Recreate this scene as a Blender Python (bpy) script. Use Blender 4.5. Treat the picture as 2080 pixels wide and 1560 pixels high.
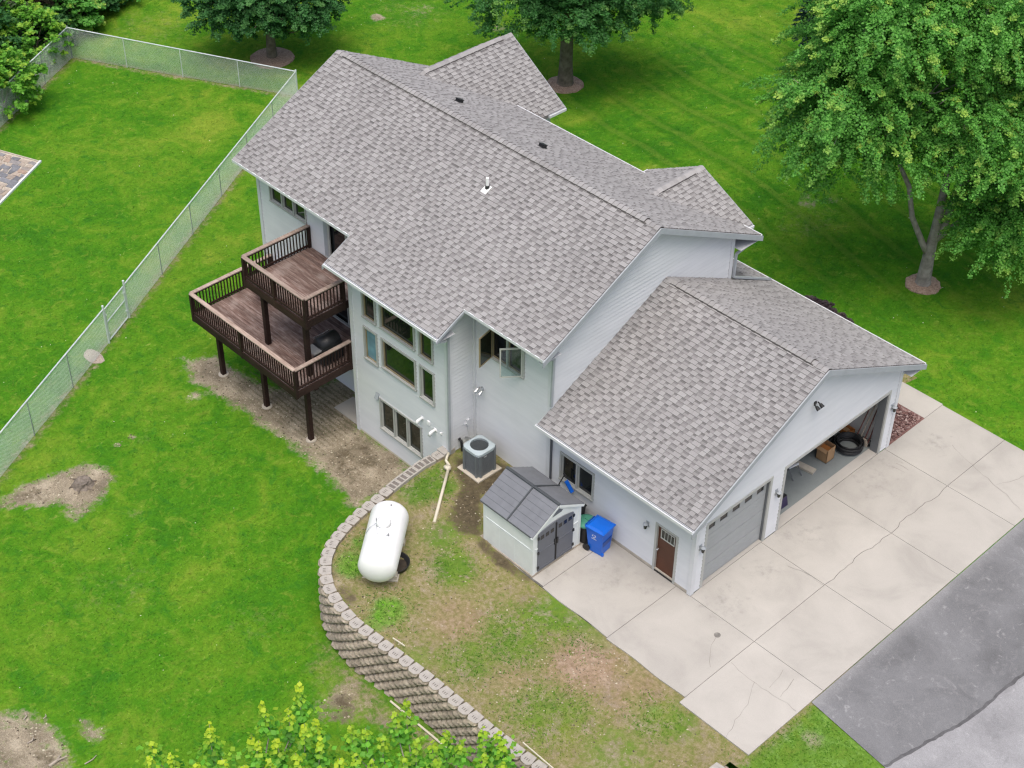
import bpy, bmesh, math, random
import numpy as np
from mathutils import Vector, Matrix
random.seed(7); np.random.seed(7)
sc = bpy.context.scene
COL = sc.collection
for o in list(bpy.data.objects): bpy.data.objects.remove(o)

# ------------------------------------------------------------------ camera, sky, sun, exposure
F_PX = 3275.75
CAM = Vector((21.5495, -28.8578, 37.5346))
RIGHT = Vector((0.69043082, 0.72334182, 0.00904992))
UP = Vector((-0.46177074, 0.43106197, 0.77521181))
FWD = Vector((-0.55684204, 0.53940912, -0.63163656))
cam = bpy.data.cameras.new('camera'); camo = bpy.data.objects.new('camera', cam); COL.objects.link(camo)
cam.sensor_width = 36; cam.lens = F_PX/2080*36; cam.clip_end = 2000; cam.clip_start = 0.5
camo.matrix_world = Matrix(((RIGHT.x, UP.x, -FWD.x, CAM.x), (RIGHT.y, UP.y, -FWD.y, CAM.y), (RIGHT.z, UP.z, -FWD.z, CAM.z), (0, 0, 0, 1)))
sc.camera = camo
w = bpy.data.worlds.new('World'); sc.world = w; w.use_nodes = True
nt = w.node_tree; nt.nodes.clear()
sky = nt.nodes.new('ShaderNodeTexSky'); sky.sky_type = 'NISHITA'; sky.sun_disc = False
TO_SUN = Vector((0.38, -0.34, 1.5)).normalized()
sky.sun_elevation = math.asin(TO_SUN.z); sky.sun_rotation = math.atan2(TO_SUN.x, TO_SUN.y)
sky.air_density = 1.0; sky.dust_density = 6.0; sky.ozone_density = 1.0
bg = nt.nodes.new('ShaderNodeBackground'); bg.inputs[1].default_value = 0.132
out = nt.nodes.new('ShaderNodeOutputWorld')
nt.links.new(sky.outputs[0], bg.inputs[0]); nt.links.new(bg.outputs[0], out.inputs[0])
sl = bpy.data.lights.new('sun', 'SUN'); sl.energy = 1.25; sl.angle = math.radians(42); sl.color = (1.0, 0.96, 0.9)
slo = bpy.data.objects.new('sun', sl); COL.objects.link(slo); slo.rotation_euler = TO_SUN.to_track_quat('Z', 'Y').to_euler()
sc.view_settings.view_transform = 'Standard'; sc.view_settings.look = 'None'; sc.view_settings.gamma = 1
sc.view_settings.use_curve_mapping = False; sc.view_settings.exposure = 0.50
sc.cycles.use_denoising = True; sc.cycles.denoising_prefilter = 'NONE'; sc.cycles.use_adaptive_sampling = False; sc.cycles.filter_width = 1.3; sc.cycles.sample_clamp_indirect = 4; sc.cycles.max_bounces = 6; sc.cycles.diffuse_bounces = 5; sc.cycles.transparent_max_bounces = 16

LOW = -1.76                                                            # level of the lower yard
def gp(u, v, z=0.0):
    "world point at height z seen at photograph pixel (u, v)"
    d = RIGHT*((u-1040)/F_PX) - UP*((v-780)/F_PX) + FWD
    return CAM + d*((z-CAM.z)/d.z)
def gpy(u, v, y):
    d = RIGHT*((u-1040)/F_PX) - UP*((v-780)/F_PX) + FWD
    return CAM + d*((y-CAM.y)/d.y)
def gpl(u, v, z=LOW): p = gp(u, v, z); return (p.x, p.y)
def smooth(a, b, x): t = np.clip((x-a)/(b-a), 0, 1); return t*t*(3-2*t)
def lawn_z(x, y):
    x = np.asarray(x, float); y = np.asarray(y, float)
    b = smooth(-27.5, -13, x)*smooth(-1.0, 7.0, y)
    return LOW*(1-b) - 0.03*b
def terr_z(x, y): return -.05+0.30*(1-smooth(-9.5, -3.4, np.asarray(x, float)))

# ------------------------------------------------------------------ materials
class N:
    "small node-graph writer"
    def __init__(s, name):
        s.m = bpy.data.materials.new(name); s.m.use_nodes = True; s.t = s.m.node_tree; s.t.nodes.clear()
        s.out = s.n('ShaderNodeOutputMaterial')
    def n(s, typ, **kw):
        x = s.t.nodes.new(typ)
        for k, v in kw.items(): setattr(x, k, v)
        return x
    def put(s, sock, val):
        if hasattr(val, 'links'): s.t.links.new(val, sock)
        elif val is not None:
            if sock.type == 'RGBA' and len(val) == 3: val = (*val, 1)
            sock.default_value = val
    def pos(s): return s.n('ShaderNodeNewGeometry').outputs['Position']
    def obj(s): return s.n('ShaderNodeTexCoord').outputs['Object']
    def island(s):
        a = s.n('ShaderNodeNewGeometry').outputs['Random Per Island']; b = s.n('ShaderNodeObjectInfo').outputs['Random']
        return s.math('FRACT', s.math('ADD', a, b))
    def scale(s, v, sc3):
        x = s.n('ShaderNodeVectorMath', operation='MULTIPLY'); s.put(x.inputs[0], v); s.put(x.inputs[1], sc3); return x.outputs[0]
    def noise(s, vec, scale, detail=3, rough=.55, dist=0):
        x = s.n('ShaderNodeTexNoise'); s.put(x.inputs['Vector'], vec); x.inputs['Scale'].default_value = scale
        x.inputs['Detail'].default_value = detail; x.inputs['Roughness'].default_value = rough; x.inputs['Distortion'].default_value = dist
        return x.outputs['Fac']
    def math(s, op, a, b=0.0, c=None):
        x = s.n('ShaderNodeMath', operation=op); s.put(x.inputs[0], a); s.put(x.inputs[1], b)
        if c is not None: s.put(x.inputs[2], c)
        return x.outputs[0]
    def mix(s, f, a, b, mode='MIX'):
        x = s.n('ShaderNodeMix', data_type='RGBA', blend_type=mode); s.put(x.inputs[0], f); s.put(x.inputs[6], a); s.put(x.inputs[7], b); return x.outputs[2]
    def ramp(s, f, stops):
        x = s.n('ShaderNodeValToRGB'); e = x.color_ramp.elements
        while len(e) < len(stops): e.new(0.5)
        for q, (p, c) in zip(e, stops):
            q.position = p; q.color = (*c, 1) if isinstance(c, tuple) else (c, c, c, 1)
        s.put(x.inputs[0], f); return x.outputs[0]
    def step(s, f, a, b):
        x = s.n('ShaderNodeMapRange', interpolation_type='SMOOTHSTEP'); s.put(x.inputs[0], f); s.put(x.inputs[1], a); s.put(x.inputs[2], b); return x.outputs[0]
    def attr(s, name): return s.n('ShaderNodeAttribute', attribute_name=name).outputs['Fac']
    def bump(s, h, strength=.3, dist=.02):
        x = s.n('ShaderNodeBump'); x.inputs['Strength'].default_value = strength; x.inputs['Distance'].default_value = dist; s.put(x.inputs['Height'], h); return x.outputs[0]
    def fin(s, col, rough=.7, bump=None, spec=.4, metal=0.0, coat=0.0, trans=None):
        b = s.n('ShaderNodeBsdfPrincipled'); s.put(b.inputs['Base Color'], col); s.put(b.inputs['Roughness'], rough)
        b.inputs['Specular IOR Level'].default_value = spec; b.inputs['Metallic'].default_value = metal; b.inputs['Coat Weight'].default_value = coat
        if bump is not None: s.put(b.inputs['Normal'], bump)
        o = b.outputs[0]
        if trans:
            tr = s.n('ShaderNodeBsdfTranslucent'); s.put(tr.inputs['Color'], col); mx = s.n('ShaderNodeMixShader'); mx.inputs[0].default_value = trans
            s.t.links.new(o, mx.inputs[1]); s.t.links.new(tr.outputs[0], mx.inputs[2]); o = mx.outputs[0]
        s.t.links.new(o, s.out.inputs[0]); return s.m
def plain(name, col, rough=.6, var=.12, scale=3.0, spec=.4, metal=0.0, bumpy=0.0, coat=0.0, fine=0.0):
    g = N(name); v = g.obj(); f = g.noise(v, scale, 4)
    lo = tuple(c*(1-var) for c in col); hi = tuple(min(1, c*(1+var)) for c in col)
    c = g.ramp(f, [(.3, lo), (.7, hi)])
    if fine:
        f2 = g.noise(v, 60, 2); c = g.mix(fine, c, g.ramp(f2, [(.3, tuple(x*.5 for x in col)), (.7, tuple(min(1, x*1.5) for x in col))]))
    bm = g.bump(g.noise(v, scale*14, 3), bumpy, .01) if bumpy else None
    return g.fin(c, rough, bm, spec, metal, coat)

def grass_colour(g, v, soft=False):
    n0 = g.noise(g.scale(v, (1, .6, 1)), .16, 3, .55, .6); n1 = g.noise(v, .62, 4, .62, 1.0); n2 = g.noise(v, 1.9, 4, .65, .8); n5 = g.noise(g.scale(v, (1.4, .8, 1)), 4.6, 4, .72, .9); n3 = g.noise(v, 12, 3, .65)
    c = g.ramp(g.math('ADD', g.math('MULTIPLY', n0, .5), g.math('MULTIPLY', n1, .5)), [(.34, (.038, .150, .010)), (.46, (.060, .190, .010)), (.55, (.096, .220, .014)), (.66, (.172, .26, .026))])
    c = g.mix(g.math('MULTIPLY', g.step(n2, .53, .68), .55), c, (.155, .245, .028))
    c = g.mix(g.math('MULTIPLY', g.step(n2, .46, .32), .55), c, (.030, .145, .014))
    c = g.mix(g.math('MULTIPLY', g.step(n5, .60, .74), .5), c, (.26, .275, .075))
    c = g.mix(1.0, c, g.ramp(n5, [(.3, .80), (.5, 1.0), (.7, 1.14)]), 'MULTIPLY')
    return g.mix(1.0, c, g.ramp(n3, [(.25, .84), (.5, 1.0), (.75, 1.16)]), 'MULTIPLY')
def soil_colour(g, v):
    n1 = g.noise(v, 1.3, 4, .6); n2 = g.noise(v, 9, 4, .7); n3 = g.noise(v, 32, 3, .7)
    c = g.ramp(n1, [(.3, (.165, .14, .10)), (.55, (.285, .245, .18)), (.75, (.41, .36, .275))])
    n4 = g.noise(v, 15, 4, .8)
    c = g.mix(g.math('MULTIPLY', g.step(n2, .58, .7), .5), c, (.10, .085, .06)); c = g.mix(g.math('MULTIPLY', g.step(n4, .60, .66), .7), c, (.07, .06, .045)); c = g.mix(g.math('MULTIPLY', g.step(n4, .42, .36), .6), c, (.46, .42, .33))
    return g.mix(1.0, c, g.ramp(n3, [(.25, .6), (.5, 1.0), (.75, 1.45)]), 'MULTIPLY')
def ground_material(name, terrace=False):
    g = N(name); v = g.pos(); gr = grass_colour(g, v); so = soil_colour(g, v)
    if terrace: gr = g.mix(.38, gr, (.17, .19, .055))
    n = g.noise(v, 1.7, 5, .68, .4); nf = g.noise(v, 7, 4, .7)
    nn = g.math('ADD', g.math('MULTIPLY', n, .6), g.math('MULTIPLY', nf, .4))
    dry = g.attr('dry'); dirt = g.attr('dirt'); dark = g.attr('dark'); lush = g.attr('lush')
    straw = g.ramp(g.math('ADD', g.math('MULTIPLY', nf, .6), g.math('MULTIPLY', g.noise(v, 24, 3, .7), .4)), [(.28, (.12, .115, .045)), (.42, (.175, .165, .062)), (.55, (.26, .22, .115)), (.72, (.37, .32, .21))])
    c = g.mix(g.step(g.math('ADD', dry, g.math('MULTIPLY', g.math('SUBTRACT', nn, .5), 1.5)), .25, .95), gr, straw)
    c = g.mix(g.step(g.math('ADD', dirt, g.math('MULTIPLY', g.math('SUBTRACT', nn, .5), 1.9)), .38, .82), c, so)
    if not terrace:
        yy = g.n('ShaderNodeSeparateXYZ'); g.put(yy.inputs[0], v); rw = g.math('SINE', g.math('ADD', g.math('MULTIPLY', yy.outputs['Y'], 30.0), g.math('MULTIPLY', nf, 9.0)))
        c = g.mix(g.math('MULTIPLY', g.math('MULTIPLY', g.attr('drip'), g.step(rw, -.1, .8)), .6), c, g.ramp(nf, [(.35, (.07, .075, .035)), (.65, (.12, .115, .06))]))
    if terrace: c = g.mix(g.math('MULTIPLY', g.attr('red'), .75), c, g.ramp(nf, [(.3, (.20, .13, .085)), (.55, (.33, .225, .155)), (.75, (.44, .33, .25))]))
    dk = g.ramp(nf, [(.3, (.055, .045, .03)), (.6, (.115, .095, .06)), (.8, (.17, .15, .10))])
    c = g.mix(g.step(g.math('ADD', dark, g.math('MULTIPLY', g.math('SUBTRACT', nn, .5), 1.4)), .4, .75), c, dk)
    lc = g.ramp(nf, [(.3, (.055, .17, .014)), (.55, (.11, .27, .024)), (.75, (.20, .36, .05))])
    c = g.mix(g.step(g.math('ADD', lush, g.math('MULTIPLY', g.math('SUBTRACT', nn, .5), 1.6)), .35, 1.0), c, lc)
    if not terrace:                                                    # mowing stripes of the front lawn
        a = g.n('ShaderNodeVectorMath', operation='DOT_PRODUCT'); g.put(a.inputs[0], v); a.inputs[1].default_value = (.26, .965, 0)
        wv = g.math('SINE', g.math('ADD', g.math('MULTIPLY', a.outputs['Value'], 3.1), g.math('MULTIPLY', g.noise(v, .3, 2), 2.2)))
        am = g.math('MULTIPLY', g.math('MULTIPLY', g.attr('stripe'), g.step(wv, -.6, .9)), .6)
        c = g.mix(am, c, g.mix(1.0, c, (.55, .72, .6), 'MULTIPLY'))
        c = g.mix(g.math('MULTIPLY', g.math('MULTIPLY', g.attr('stripe'), g.step(wv, .75, 1.0)), .3), c, (.16, .24, .035))
    b = g.bump(g.math('ADD', g.noise(v, 22, 4, .7), g.math('MULTIPLY', g.noise(v, 5, 3), .8)), .55, .05)
    return g.fin(c, .9, b, .04)
M_LAWN = ground_material('lawn_turf'); M_TERR = ground_material('terrace_turf', True)
def blade_material():
    g = N('grass_blades'); v = g.pos(); c = grass_colour(g, v)
    c = g.mix(.6, c, g.mix(1.0, c, g.ramp(g.island(), [(0, (.8, .85, .8)), (.6, (1.05, 1.05, 1.0)), (1, (1.7, 1.4, 1.6))]), 'MULTIPLY'))
    return g.fin(c, .7, None, .2, trans=.3)
M_BLADE = blade_material()
def siding_material():
    g = N('vinyl_siding'); v = g.pos()
    f = g.noise(g.scale(v, (.5, .5, 3.0)), 1.2, 3); d = g.noise(v, .7, 4, .6)
    c = g.ramp(f, [(.3, (.62, .642, .672)), (.7, (.68, .70, .728))])
    c = g.mix(g.math('MULTIPLY', g.step(d, .5, .75), .2), c, (.54, .56, .57))
    return g.fin(c, .5, None, .35)
M_SIDE = siding_material(); M_SIDENOSE = plain('lap_shade_edge', (.43, .445, .465), .6, .12, 1.5)  # darker nose colour paints the shade line along each siding lap
M_CORNER = plain('corner_trim', (.64, .662, .69), .5, .05)
M_WHITE = plain('white_metal', (.68, .70, .725), .4, .05)
M_FASCIA = plain('grey_fascia', (.36, .39, .42), .5, .07)
M_DOWN = plain('grey_downspout', (.36, .39, .42), .45, .08)
M_DOWNDARK = plain('dark_downspout', (.10, .11, .125), .45, .1)
M_CASE = plain('window_casing', (.42, .43, .41), .5, .06)
M_SASH = plain('sash_wood', (.30, .245, .15), .5, .2)
M_SASHW = plain('sash_pale', (.50, .51, .48), .5, .06)
def glass_material(name, col, rough=.03):
    g = N(name); v = g.pos(); f = g.noise(v, 1.1, 2)
    return g.fin(g.ramp(f, [(.35, tuple(c*.6 for c in col)), (.65, tuple(c*1.3 for c in col))]), rough, None, .6)
M_GLASS = glass_material('window_glass', (.014, .020, .014)); M_BLUEGLASS = glass_material('shaded_glass', (.16, .30, .36), .1)
M_DARKGLASS = glass_material('dark_glass', (.010, .012, .014))
def shingle_material(name, stops):
    g = N(name); v = g.pos(); r = g.island(); n = g.noise(v, 70, 2, .7); big = g.noise(v, .35, 3)
    c = g.ramp(r, stops); c = g.mix(1.0, c, g.ramp(n, [(.25, .8), (.5, 1.0), (.75, 1.2)]), 'MULTIPLY')
    c = g.mix(1.0, c, g.ramp(big, [(.3, .93), (.7, 1.06)]), 'MULTIPLY')
    return g.fin(c, .92, None, .15)
M_TAB = shingle_material('shingle_light', [(0, (.266, .262, .262)), (.3, (.283, .279, .279)), (.6, (.294, .290, .290)), (.85, (.305, .301, .301)), (1, (.325, .322, .322))])
M_GAP = shingle_material('shingle_dark', [(0, (.142, .137, .138)), (.4, (.165, .16, .161)), (.75, (.188, .183, .184)), (1, (.215, .21, .21))])
M_MIDTAB = shingle_material('shingle_mid', [(0, (.232, .227, .228)), (.4, (.248, .243, .244)), (.75, (.262, .257, .258)), (1, (.28, .276, .276))])
M_BUTT = plain('shingle_butt', (.10, .092, .09), .95, .2)
M_CAP = shingle_material('ridge_cap_shingle', [(0, (.26, .255, .255)), (.5, (.295, .29, .29)), (1, (.33, .325, .325))])
M_ROOFDECK = plain('roof_underlay', (.20, .19, .19), .9)
M_SOFFIT = plain('soffit', (.55, .57, .59), .6, .05)
def concrete_material(name, base, stain=.5):
    g = N(name); v = g.pos(); f = g.noise(v, .55, 5, .6, .5); f2 = g.noise(v, 2.6, 5, .7); f3 = g.noise(v, 40, 3, .7); r = g.island()
    c = g.ramp(f, [(.3, tuple(x*.86 for x in base)), (.5, base), (.72, tuple(min(1, x*1.09) for x in base))])
    c = g.mix(1.0, c, g.ramp(r, [(0, .955), (1, 1.04)]), 'MULTIPLY')
    c = g.mix(g.math('MULTIPLY', g.step(f2, .56, .8), stain), c, tuple(x*.6 for x in base))
    c = g.mix(1.0, c, g.ramp(f3, [(.25, .9), (.5, 1.0), (.75, 1.07)]), 'MULTIPLY')
    dirty = g.attr('stain')
    c = g.mix(g.math('MULTIPLY', g.step(g.math('ADD', dirty, g.math('MULTIPLY', g.math('SUBTRACT', f2, .5), 1.8)), .3, 1.1), .75), c, (.22, .215, .20))
    return g.fin(c, .85, g.bump(f3, .12, .01), .25)
M_CONC = concrete_material('concrete', (.412, .394, .362), .14)
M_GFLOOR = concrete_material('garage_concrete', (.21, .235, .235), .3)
def asphalt_material(name, base, light):
    g = N(name); v = g.pos(); f = g.noise(v, .5, 5, .62, .6); f2 = g.noise(v, 3.2, 5, .75, .7); f3 = g.noise(v, 45, 3, .8)
    c = g.ramp(f, [(.3, tuple(x*.75 for x in base)), (.5, base), (.75, tuple(x*1.25 for x in base))])
    f4 = g.noise(v, 1.1, 5, .8, 1.6); c = g.mix(g.math('MULTIPLY', g.step(f4, .52, .72), .5), c, g.mix(.45, c, light)); c = g.mix(g.math('MULTIPLY', g.step(f4, .40, .30), .5), c, g.mix(1.0, c, (.7, .7, .7), 'MULTIPLY'))
    edge = g.n('ShaderNodeSeparateXYZ'); g.put(edge.inputs[0], v); c = g.mix(g.math('MULTIPLY', g.step(g.math('ADD', edge.outputs['X'], g.math('MULTIPLY', f2, .5)), 6.1, 5.5), .35), c, light)
    c = g.mix(g.math('MULTIPLY', g.step(f2, .58, .68), .4), c, light)
    c = g.mix(1.0, c, g.ramp(f3, [(.25, .72), (.5, 1.0), (.75, 1.35)]), 'MULTIPLY')
    return g.fin(c, .85, g.bump(f3, .4, .01), .3)
M_ASPH = asphalt_material('asphalt', (.165, .168, .175), (.38, .38, .385)); M_ASPHOLD = asphalt_material('old_asphalt', (.27, .272, .282), (.42, .42, .425))
M_CRACK = plain('crack_line', (.20, .19, .175), .95, .3, 6)
M_JOINT = plain('joint_filler', (.12, .115, .105), .95, .3, 6)
def wood_material(name, dark, mid, light):
    g = N(name); v = g.pos(); r = g.island(); f = g.noise(g.scale(v, (1, 9, 9)), 1.6, 5, .65); p = g.noise(v, 1.1, 4, .6)
    c = g.ramp(f, [(.28, dark), (.52, mid), (.76, light)])
    c = g.mix(g.math('MULTIPLY', g.step(p, .48, .7), .55), c, light)
    c = g.mix(1.0, c, g.ramp(r, [(0, .72), (.5, 1.0), (1, 1.25)]), 'MULTIPLY')
    return g.fin(c, .75, None, .25)
M_DECK = wood_material('deck_boards', (.082, .046, .037), (.172, .118, .102), (.34, .28, .255))
M_DECKDARK = wood_material('stained_timber', (.016, .008, .007), (.028, .014, .011), (.048, .027, .022))
M_RAILCAP = wood_material('rail_cap', (.20, .145, .12), (.32, .25, .21), (.44, .36, .31))
def block_material():
    g = N('split_face_block'); v = g.pos(); r = g.island(); f = g.noise(v, 7, 5, .75); f2 = g.noise(v, 38, 3, .75)
    c = g.ramp(f, [(.3, (.235, .20, .155)), (.55, (.38, .33, .27)), (.75, (.49, .435, .37))])
    c = g.mix(1.0, c, g.ramp(r, [(0, .8), (1, 1.15)]), 'MULTIPLY'); c = g.mix(1.0, c, g.ramp(f2, [(.25, .75), (.5, 1), (.75, 1.2)]), 'MULTIPLY')
    return g.fin(c, .95, g.bump(g.math('ADD', f, f2), .6, .02), .15)
M_BLOCK = block_material(); M_CAPBLOCK = plain('cap_block', (.37, .35, .32), .9, .12, 5, fine=.25); M_SLOT = plain('block_slot', (.17, .155, .14), .95)
def galvanised():
    g = N('galvanised_steel'); f = g.noise(g.pos(), 5, 3)
    return g.fin(g.ramp(f, [(.3, (.50, .56, .58)), (.7, (.66, .71, .72))]), .45, None, .5, .15)
M_GALV = galvanised(); M_WIRE = plain('fence_wire', (.66, .73, .69), .55, .1, spec=.3); M_POSTDARK = plain('weathered_post', (.22, .26, .25), .5, .2)
M_BARK = plain('bark', (.16, .135, .11), .95, .35, 4, spec=.1, bumpy=.8); M_BARKPALE = plain('pale_bark', (.30, .275, .25), .95, .35, 4, spec=.1, bumpy=.8)
def mulch_material(name, a, b, c3):
    g = N(name); v = g.pos(); f = g.noise(v, 14, 4, .7); p = g.noise(v, 1.5, 3)
    c = g.ramp(f, [(.3, a), (.52, b), (.75, c3)]); c = g.mix(g.step(p, .55, .7), c, g.mix(.5, c, a))
    return g.fin(c, .95, g.bump(f, .8, .04), .15)
M_MULCH = mulch_material('wood_mulch', (.20, .13, .095), (.40, .285, .215), (.54, .42, .34))
M_LAVA = mulch_material('red_stone_bed', (.09, .045, .04), (.20, .11, .10), (.34, .23, .21))
def leaf_material(name, dark, mid, young):
    g = N(name); t = g.attr('young'); r = g.island()
    c = g.ramp(r, [(0, dark), (.55, mid), (1, tuple(x*1.35 for x in mid))]); c = g.mix(t, c, young)
    return g.fin(c, .5, None, .3, trans=.48)
M_LEAF_MAPLE = leaf_material('maple_leaves', (.066, .245, .038), (.150, .405, .070), (.62, .80, .16))
M_LEAF_DARK = leaf_material('dark_leaves', (.032, .12, .034), (.066, .21, .060), (.20, .44, .13))
M_LEAF_MID = leaf_material('mid_leaves', (.032, .125, .030), (.070, .225, .055), (.36, .62, .15))
M_LEAF_YOUNG = leaf_material('young_leaves', (.06, .23, .022), (.16, .44, .045), (.58, .72, .045))
M_LEAF_LIME = leaf_material('lime_leaves', (.08, .25, .028), (.17, .42, .05), (.40, .60, .07))
M_LEAF_GREY = leaf_material('grey_green_leaves', (.045, .075, .04), (.085, .125, .065), (.17, .22, .12))
M_LEAF_BROWN = leaf_material('brown_brush', (.045, .040, .024), (.085, .072, .045), (.16, .13, .085))
M_LEAF_PLUM = leaf_material('plum_leaves', (.045, .034, .038), (.10, .075, .085), (.19, .15, .16))
M_LEAF_SPRUCE = leaf_material('spruce_needles', (.010, .040, .024), (.022, .068, .040), (.04, .10, .06))
M_TANK = plain('tank_paint', (.80, .81, .815), .32, .03, spec=.5); M_BLACK = plain('black_plastic', (.018, .019, .021), .45, .2)
M_BLUE = plain('blue_plastic', (.004, .125, .62), .35, .06, spec=.5); M_BLUEDARK = plain('dark_blue_plastic', (.003, .06, .33), .4, .06)
M_GREENLID = plain('green_plastic', (.07, .27, .19), .45, .08); M_SHEDWALL = plain('shed_resin', (.74, .785, .785), .5, .04)
M_SHEDROOF = plain('shed_roof', (.155, .165, .185), .6, .08); M_SHEDDOOR = plain('shed_door', (.135, .145, .17), .5, .06)
M_ACBODY = plain('ac_panel', (.155, .175, .19), .45, .08, metal=.1); M_ACTOP = plain('ac_top', (.40, .47, .50), .45, .06); M_ACDARK = plain('ac_louvre', (.06, .068, .075), .5, .1)
M_GDOOR = plain('garage_door_paint', (.335, .355, .365), .5, .04); M_JAMB = plain('jamb', (.13, .14, .15), .6, .1); M_BROWN = plain('brown_door', (.085, .028, .013), .4, .15, 2)
M_DRYWALL = plain('drywall', (.62, .62, .60), .85, .05); M_BOX = plain('cardboard', (.36, .225, .12), .85, .1); M_ORANGE = plain('orange_cardboard', (.42, .17, .05), .85, .15)
M_STEEL = plain('steel', (.35, .36, .37), .4, .1, metal=.5); M_REDWOOD = plain('red_handle', (.14, .05, .045), .6, .2); M_PURPLE = plain('dark_purple', (.03, .022, .07), .5, .2)
M_PIPE = plain('cream_pipe', (.60, .56, .45), .6, .06); M_PVC = plain('white_pvc', (.85, .86, .86), .35, .03); M_CHROME = plain('chrome', (.6, .62, .64), .2, .05, metal=.8)
M_BLACKHOLE = plain('dark_interior', (.012, .012, .013), .9); M_TIMBER = plain('weathered_timber', (.33, .29, .24), .9, .2, 4); M_STONE = mulch_material('flat_stone', (.33, .27, .23), (.42, .35, .30), (.50, .43, .38))
def paver_material():
    g = N('slate_paver'); v = g.pos(); r = g.island(); f = g.noise(v, 9, 4, .7)
    c = g.ramp(r, [(0, (.13, .135, .15)), (.3, (.22, .225, .245)), (.55, (.33, .27, .215)), (.8, (.38, .33, .28)), (1, (.30, .20, .15))])
    return g.fin(g.mix(1.0, c, g.ramp(f, [(.3, .7), (.5, 1), (.7, 1.25)]), 'MULTIPLY'), .85, g.bump(f, .3, .01), .25)
M_PAVER = paver_material(); M_CREAM = plain('cream_stone', (.47, .43, .36), .9, .12, 5)

# ------------------------------------------------------------------ geometry helpers
class MB:
    def __init__(s): s.v = []; s.f = []; s.m = []
    def add(s, vs, fs, mi=0):
        b = len(s.v); s.v += [tuple(p) for p in vs]; s.f += [tuple(i+b for i in f) for f in fs]; s.m += [mi]*len(fs); return s
    def hexa(s, P, mi=0):
        return s.add(P, [(3, 2, 1, 0), (4, 5, 6, 7), (0, 1, 5, 4), (1, 2, 6, 5), (2, 3, 7, 6), (3, 0, 4, 7)], mi)
    def box(s, x0, x1, y0, y1, z0, z1, mi=0):
        x0, x1 = sorted((x0, x1)); y0, y1 = sorted((y0, y1)); z0, z1 = sorted((z0, z1))
        return s.hexa([(x0, y0, z0), (x1, y0, z0), (x1, y1, z0), (x0, y1, z0), (x0, y0, z1), (x1, y0, z1), (x1, y1, z1), (x0, y1, z1)], mi)
    def obox(s, c, ax, ay, az, mi=0):
        "box centred at c with half-axis vectors"
        c, ax, ay, az = map(Vector, (c, ax, ay, az))
        return s.hexa([c-ax-ay-az, c+ax-ay-az, c+ax+ay-az, c-ax+ay-az, c-ax-ay+az, c+ax-ay+az, c+ax+ay+az, c-ax+ay+az], mi)
    def beam(s, p0, p1, wd, ht, mi=0, up=(0, 0, 1)):
        p0, p1 = Vector(p0), Vector(p1); d = p1-p0; u = Vector(up); sd = d.cross(u)
        if sd.length < 1e-6: sd = d.cross(Vector((1, 0, 0)))
        sd.normalize(); u2 = sd.cross(d).normalized()
        return s.obox((p0+p1)/2, d/2, sd*wd/2, u2*ht/2, mi)
    def cyl(s, p0, p1, r0, r1=None, n=12, mi=0, cap=True):
        r1 = r0 if r1 is None else r1; p0, p1 = Vector(p0), Vector(p1); d = (p1-p0).normalized()
        a = d.orthogonal().normalized(); b = d.cross(a); vs = []
        for p, r in ((p0, r0), (p1, r1)):
            vs += [p+(a*math.cos(t*2*math.pi/n)+b*math.sin(t*2*math.pi/n))*r for t in range(n)]
        fs = [(i, (i+1) % n, n+(i+1) % n, n+i) for i in range(n)]
        if cap: fs += [tuple(range(n-1, -1, -1)), tuple(range(n, 2*n))]
        return s.add(vs, fs, mi)
    def tube(s, path, rad, n=6, mi=0):
        path = [Vector(p) for p in path]; rad = rad if hasattr(rad, '__len__') else [rad]*len(path); vs = []; k = len(path)
        ref = Vector((.31, .17, .93))
        for i, p in enumerate(path):
            d = (path[min(i+1, k-1)]-path[max(i-1, 0)]).normalized(); a = d.cross(ref)
            a = a.normalized() if a.length > 1e-3 else d.orthogonal().normalized(); b = d.cross(a)
            vs += [p+(a*math.cos(t*2*math.pi/n)+b*math.sin(t*2*math.pi/n))*rad[i] for t in range(n)]
        fs = [(j*n+i, j*n+(i+1) % n, (j+1)*n+(i+1) % n, (j+1)*n+i) for j in range(k-1) for i in range(n)]
        fs += [tuple(range(n-1, -1, -1)), tuple(range((k-1)*n, k*n))]
        return s.add(vs, fs, mi)
    def prism(s, poly, z0, z1, mi=0, mtop=None):
        n = len(poly); vs = [(*p, z0) for p in poly]+[(*p, z1) for p in poly]
        s.add(vs, [(i, (i+1) % n, n+(i+1) % n, n+i) for i in range(n)]+[tuple(range(n-1, -1, -1))], mi)
        return s.add([(*p, z1) for p in poly], [tuple(range(n))], mi if mtop is None else mtop)
    def lathe(s, prof, c, n=20, mi=0):
        c = Vector(c); vs = []; k = len(prof)
        for r, z in prof: vs += [c+Vector((r*math.cos(t*2*math.pi/n), r*math.sin(t*2*math.pi/n), z)) for t in range(n)]
        fs = [(j*n+i, j*n+(i+1) % n, (j+1)*n+(i+1) % n, (j+1)*n+i) for j in range(k-1) for i in range(n)]
        fs += [tuple(range(n-1, -1, -1)), tuple(range((k-1)*n, k*n))]
        return s.add(vs, fs, mi)
    def mesh(s, name, mats, smooth_=False):
        me = bpy.data.meshes.new(name); me.from_pydata(s.v, [], s.f); mats = mats if isinstance(mats, (list, tuple)) else [mats]
        for m in mats: me.materials.append(m)
        me.polygons.foreach_set('material_index', s.m)
        if smooth_: me.polygons.foreach_set('use_smooth', [True]*len(me.polygons))
        me.update(); return me
ORIGIN = {}
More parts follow.
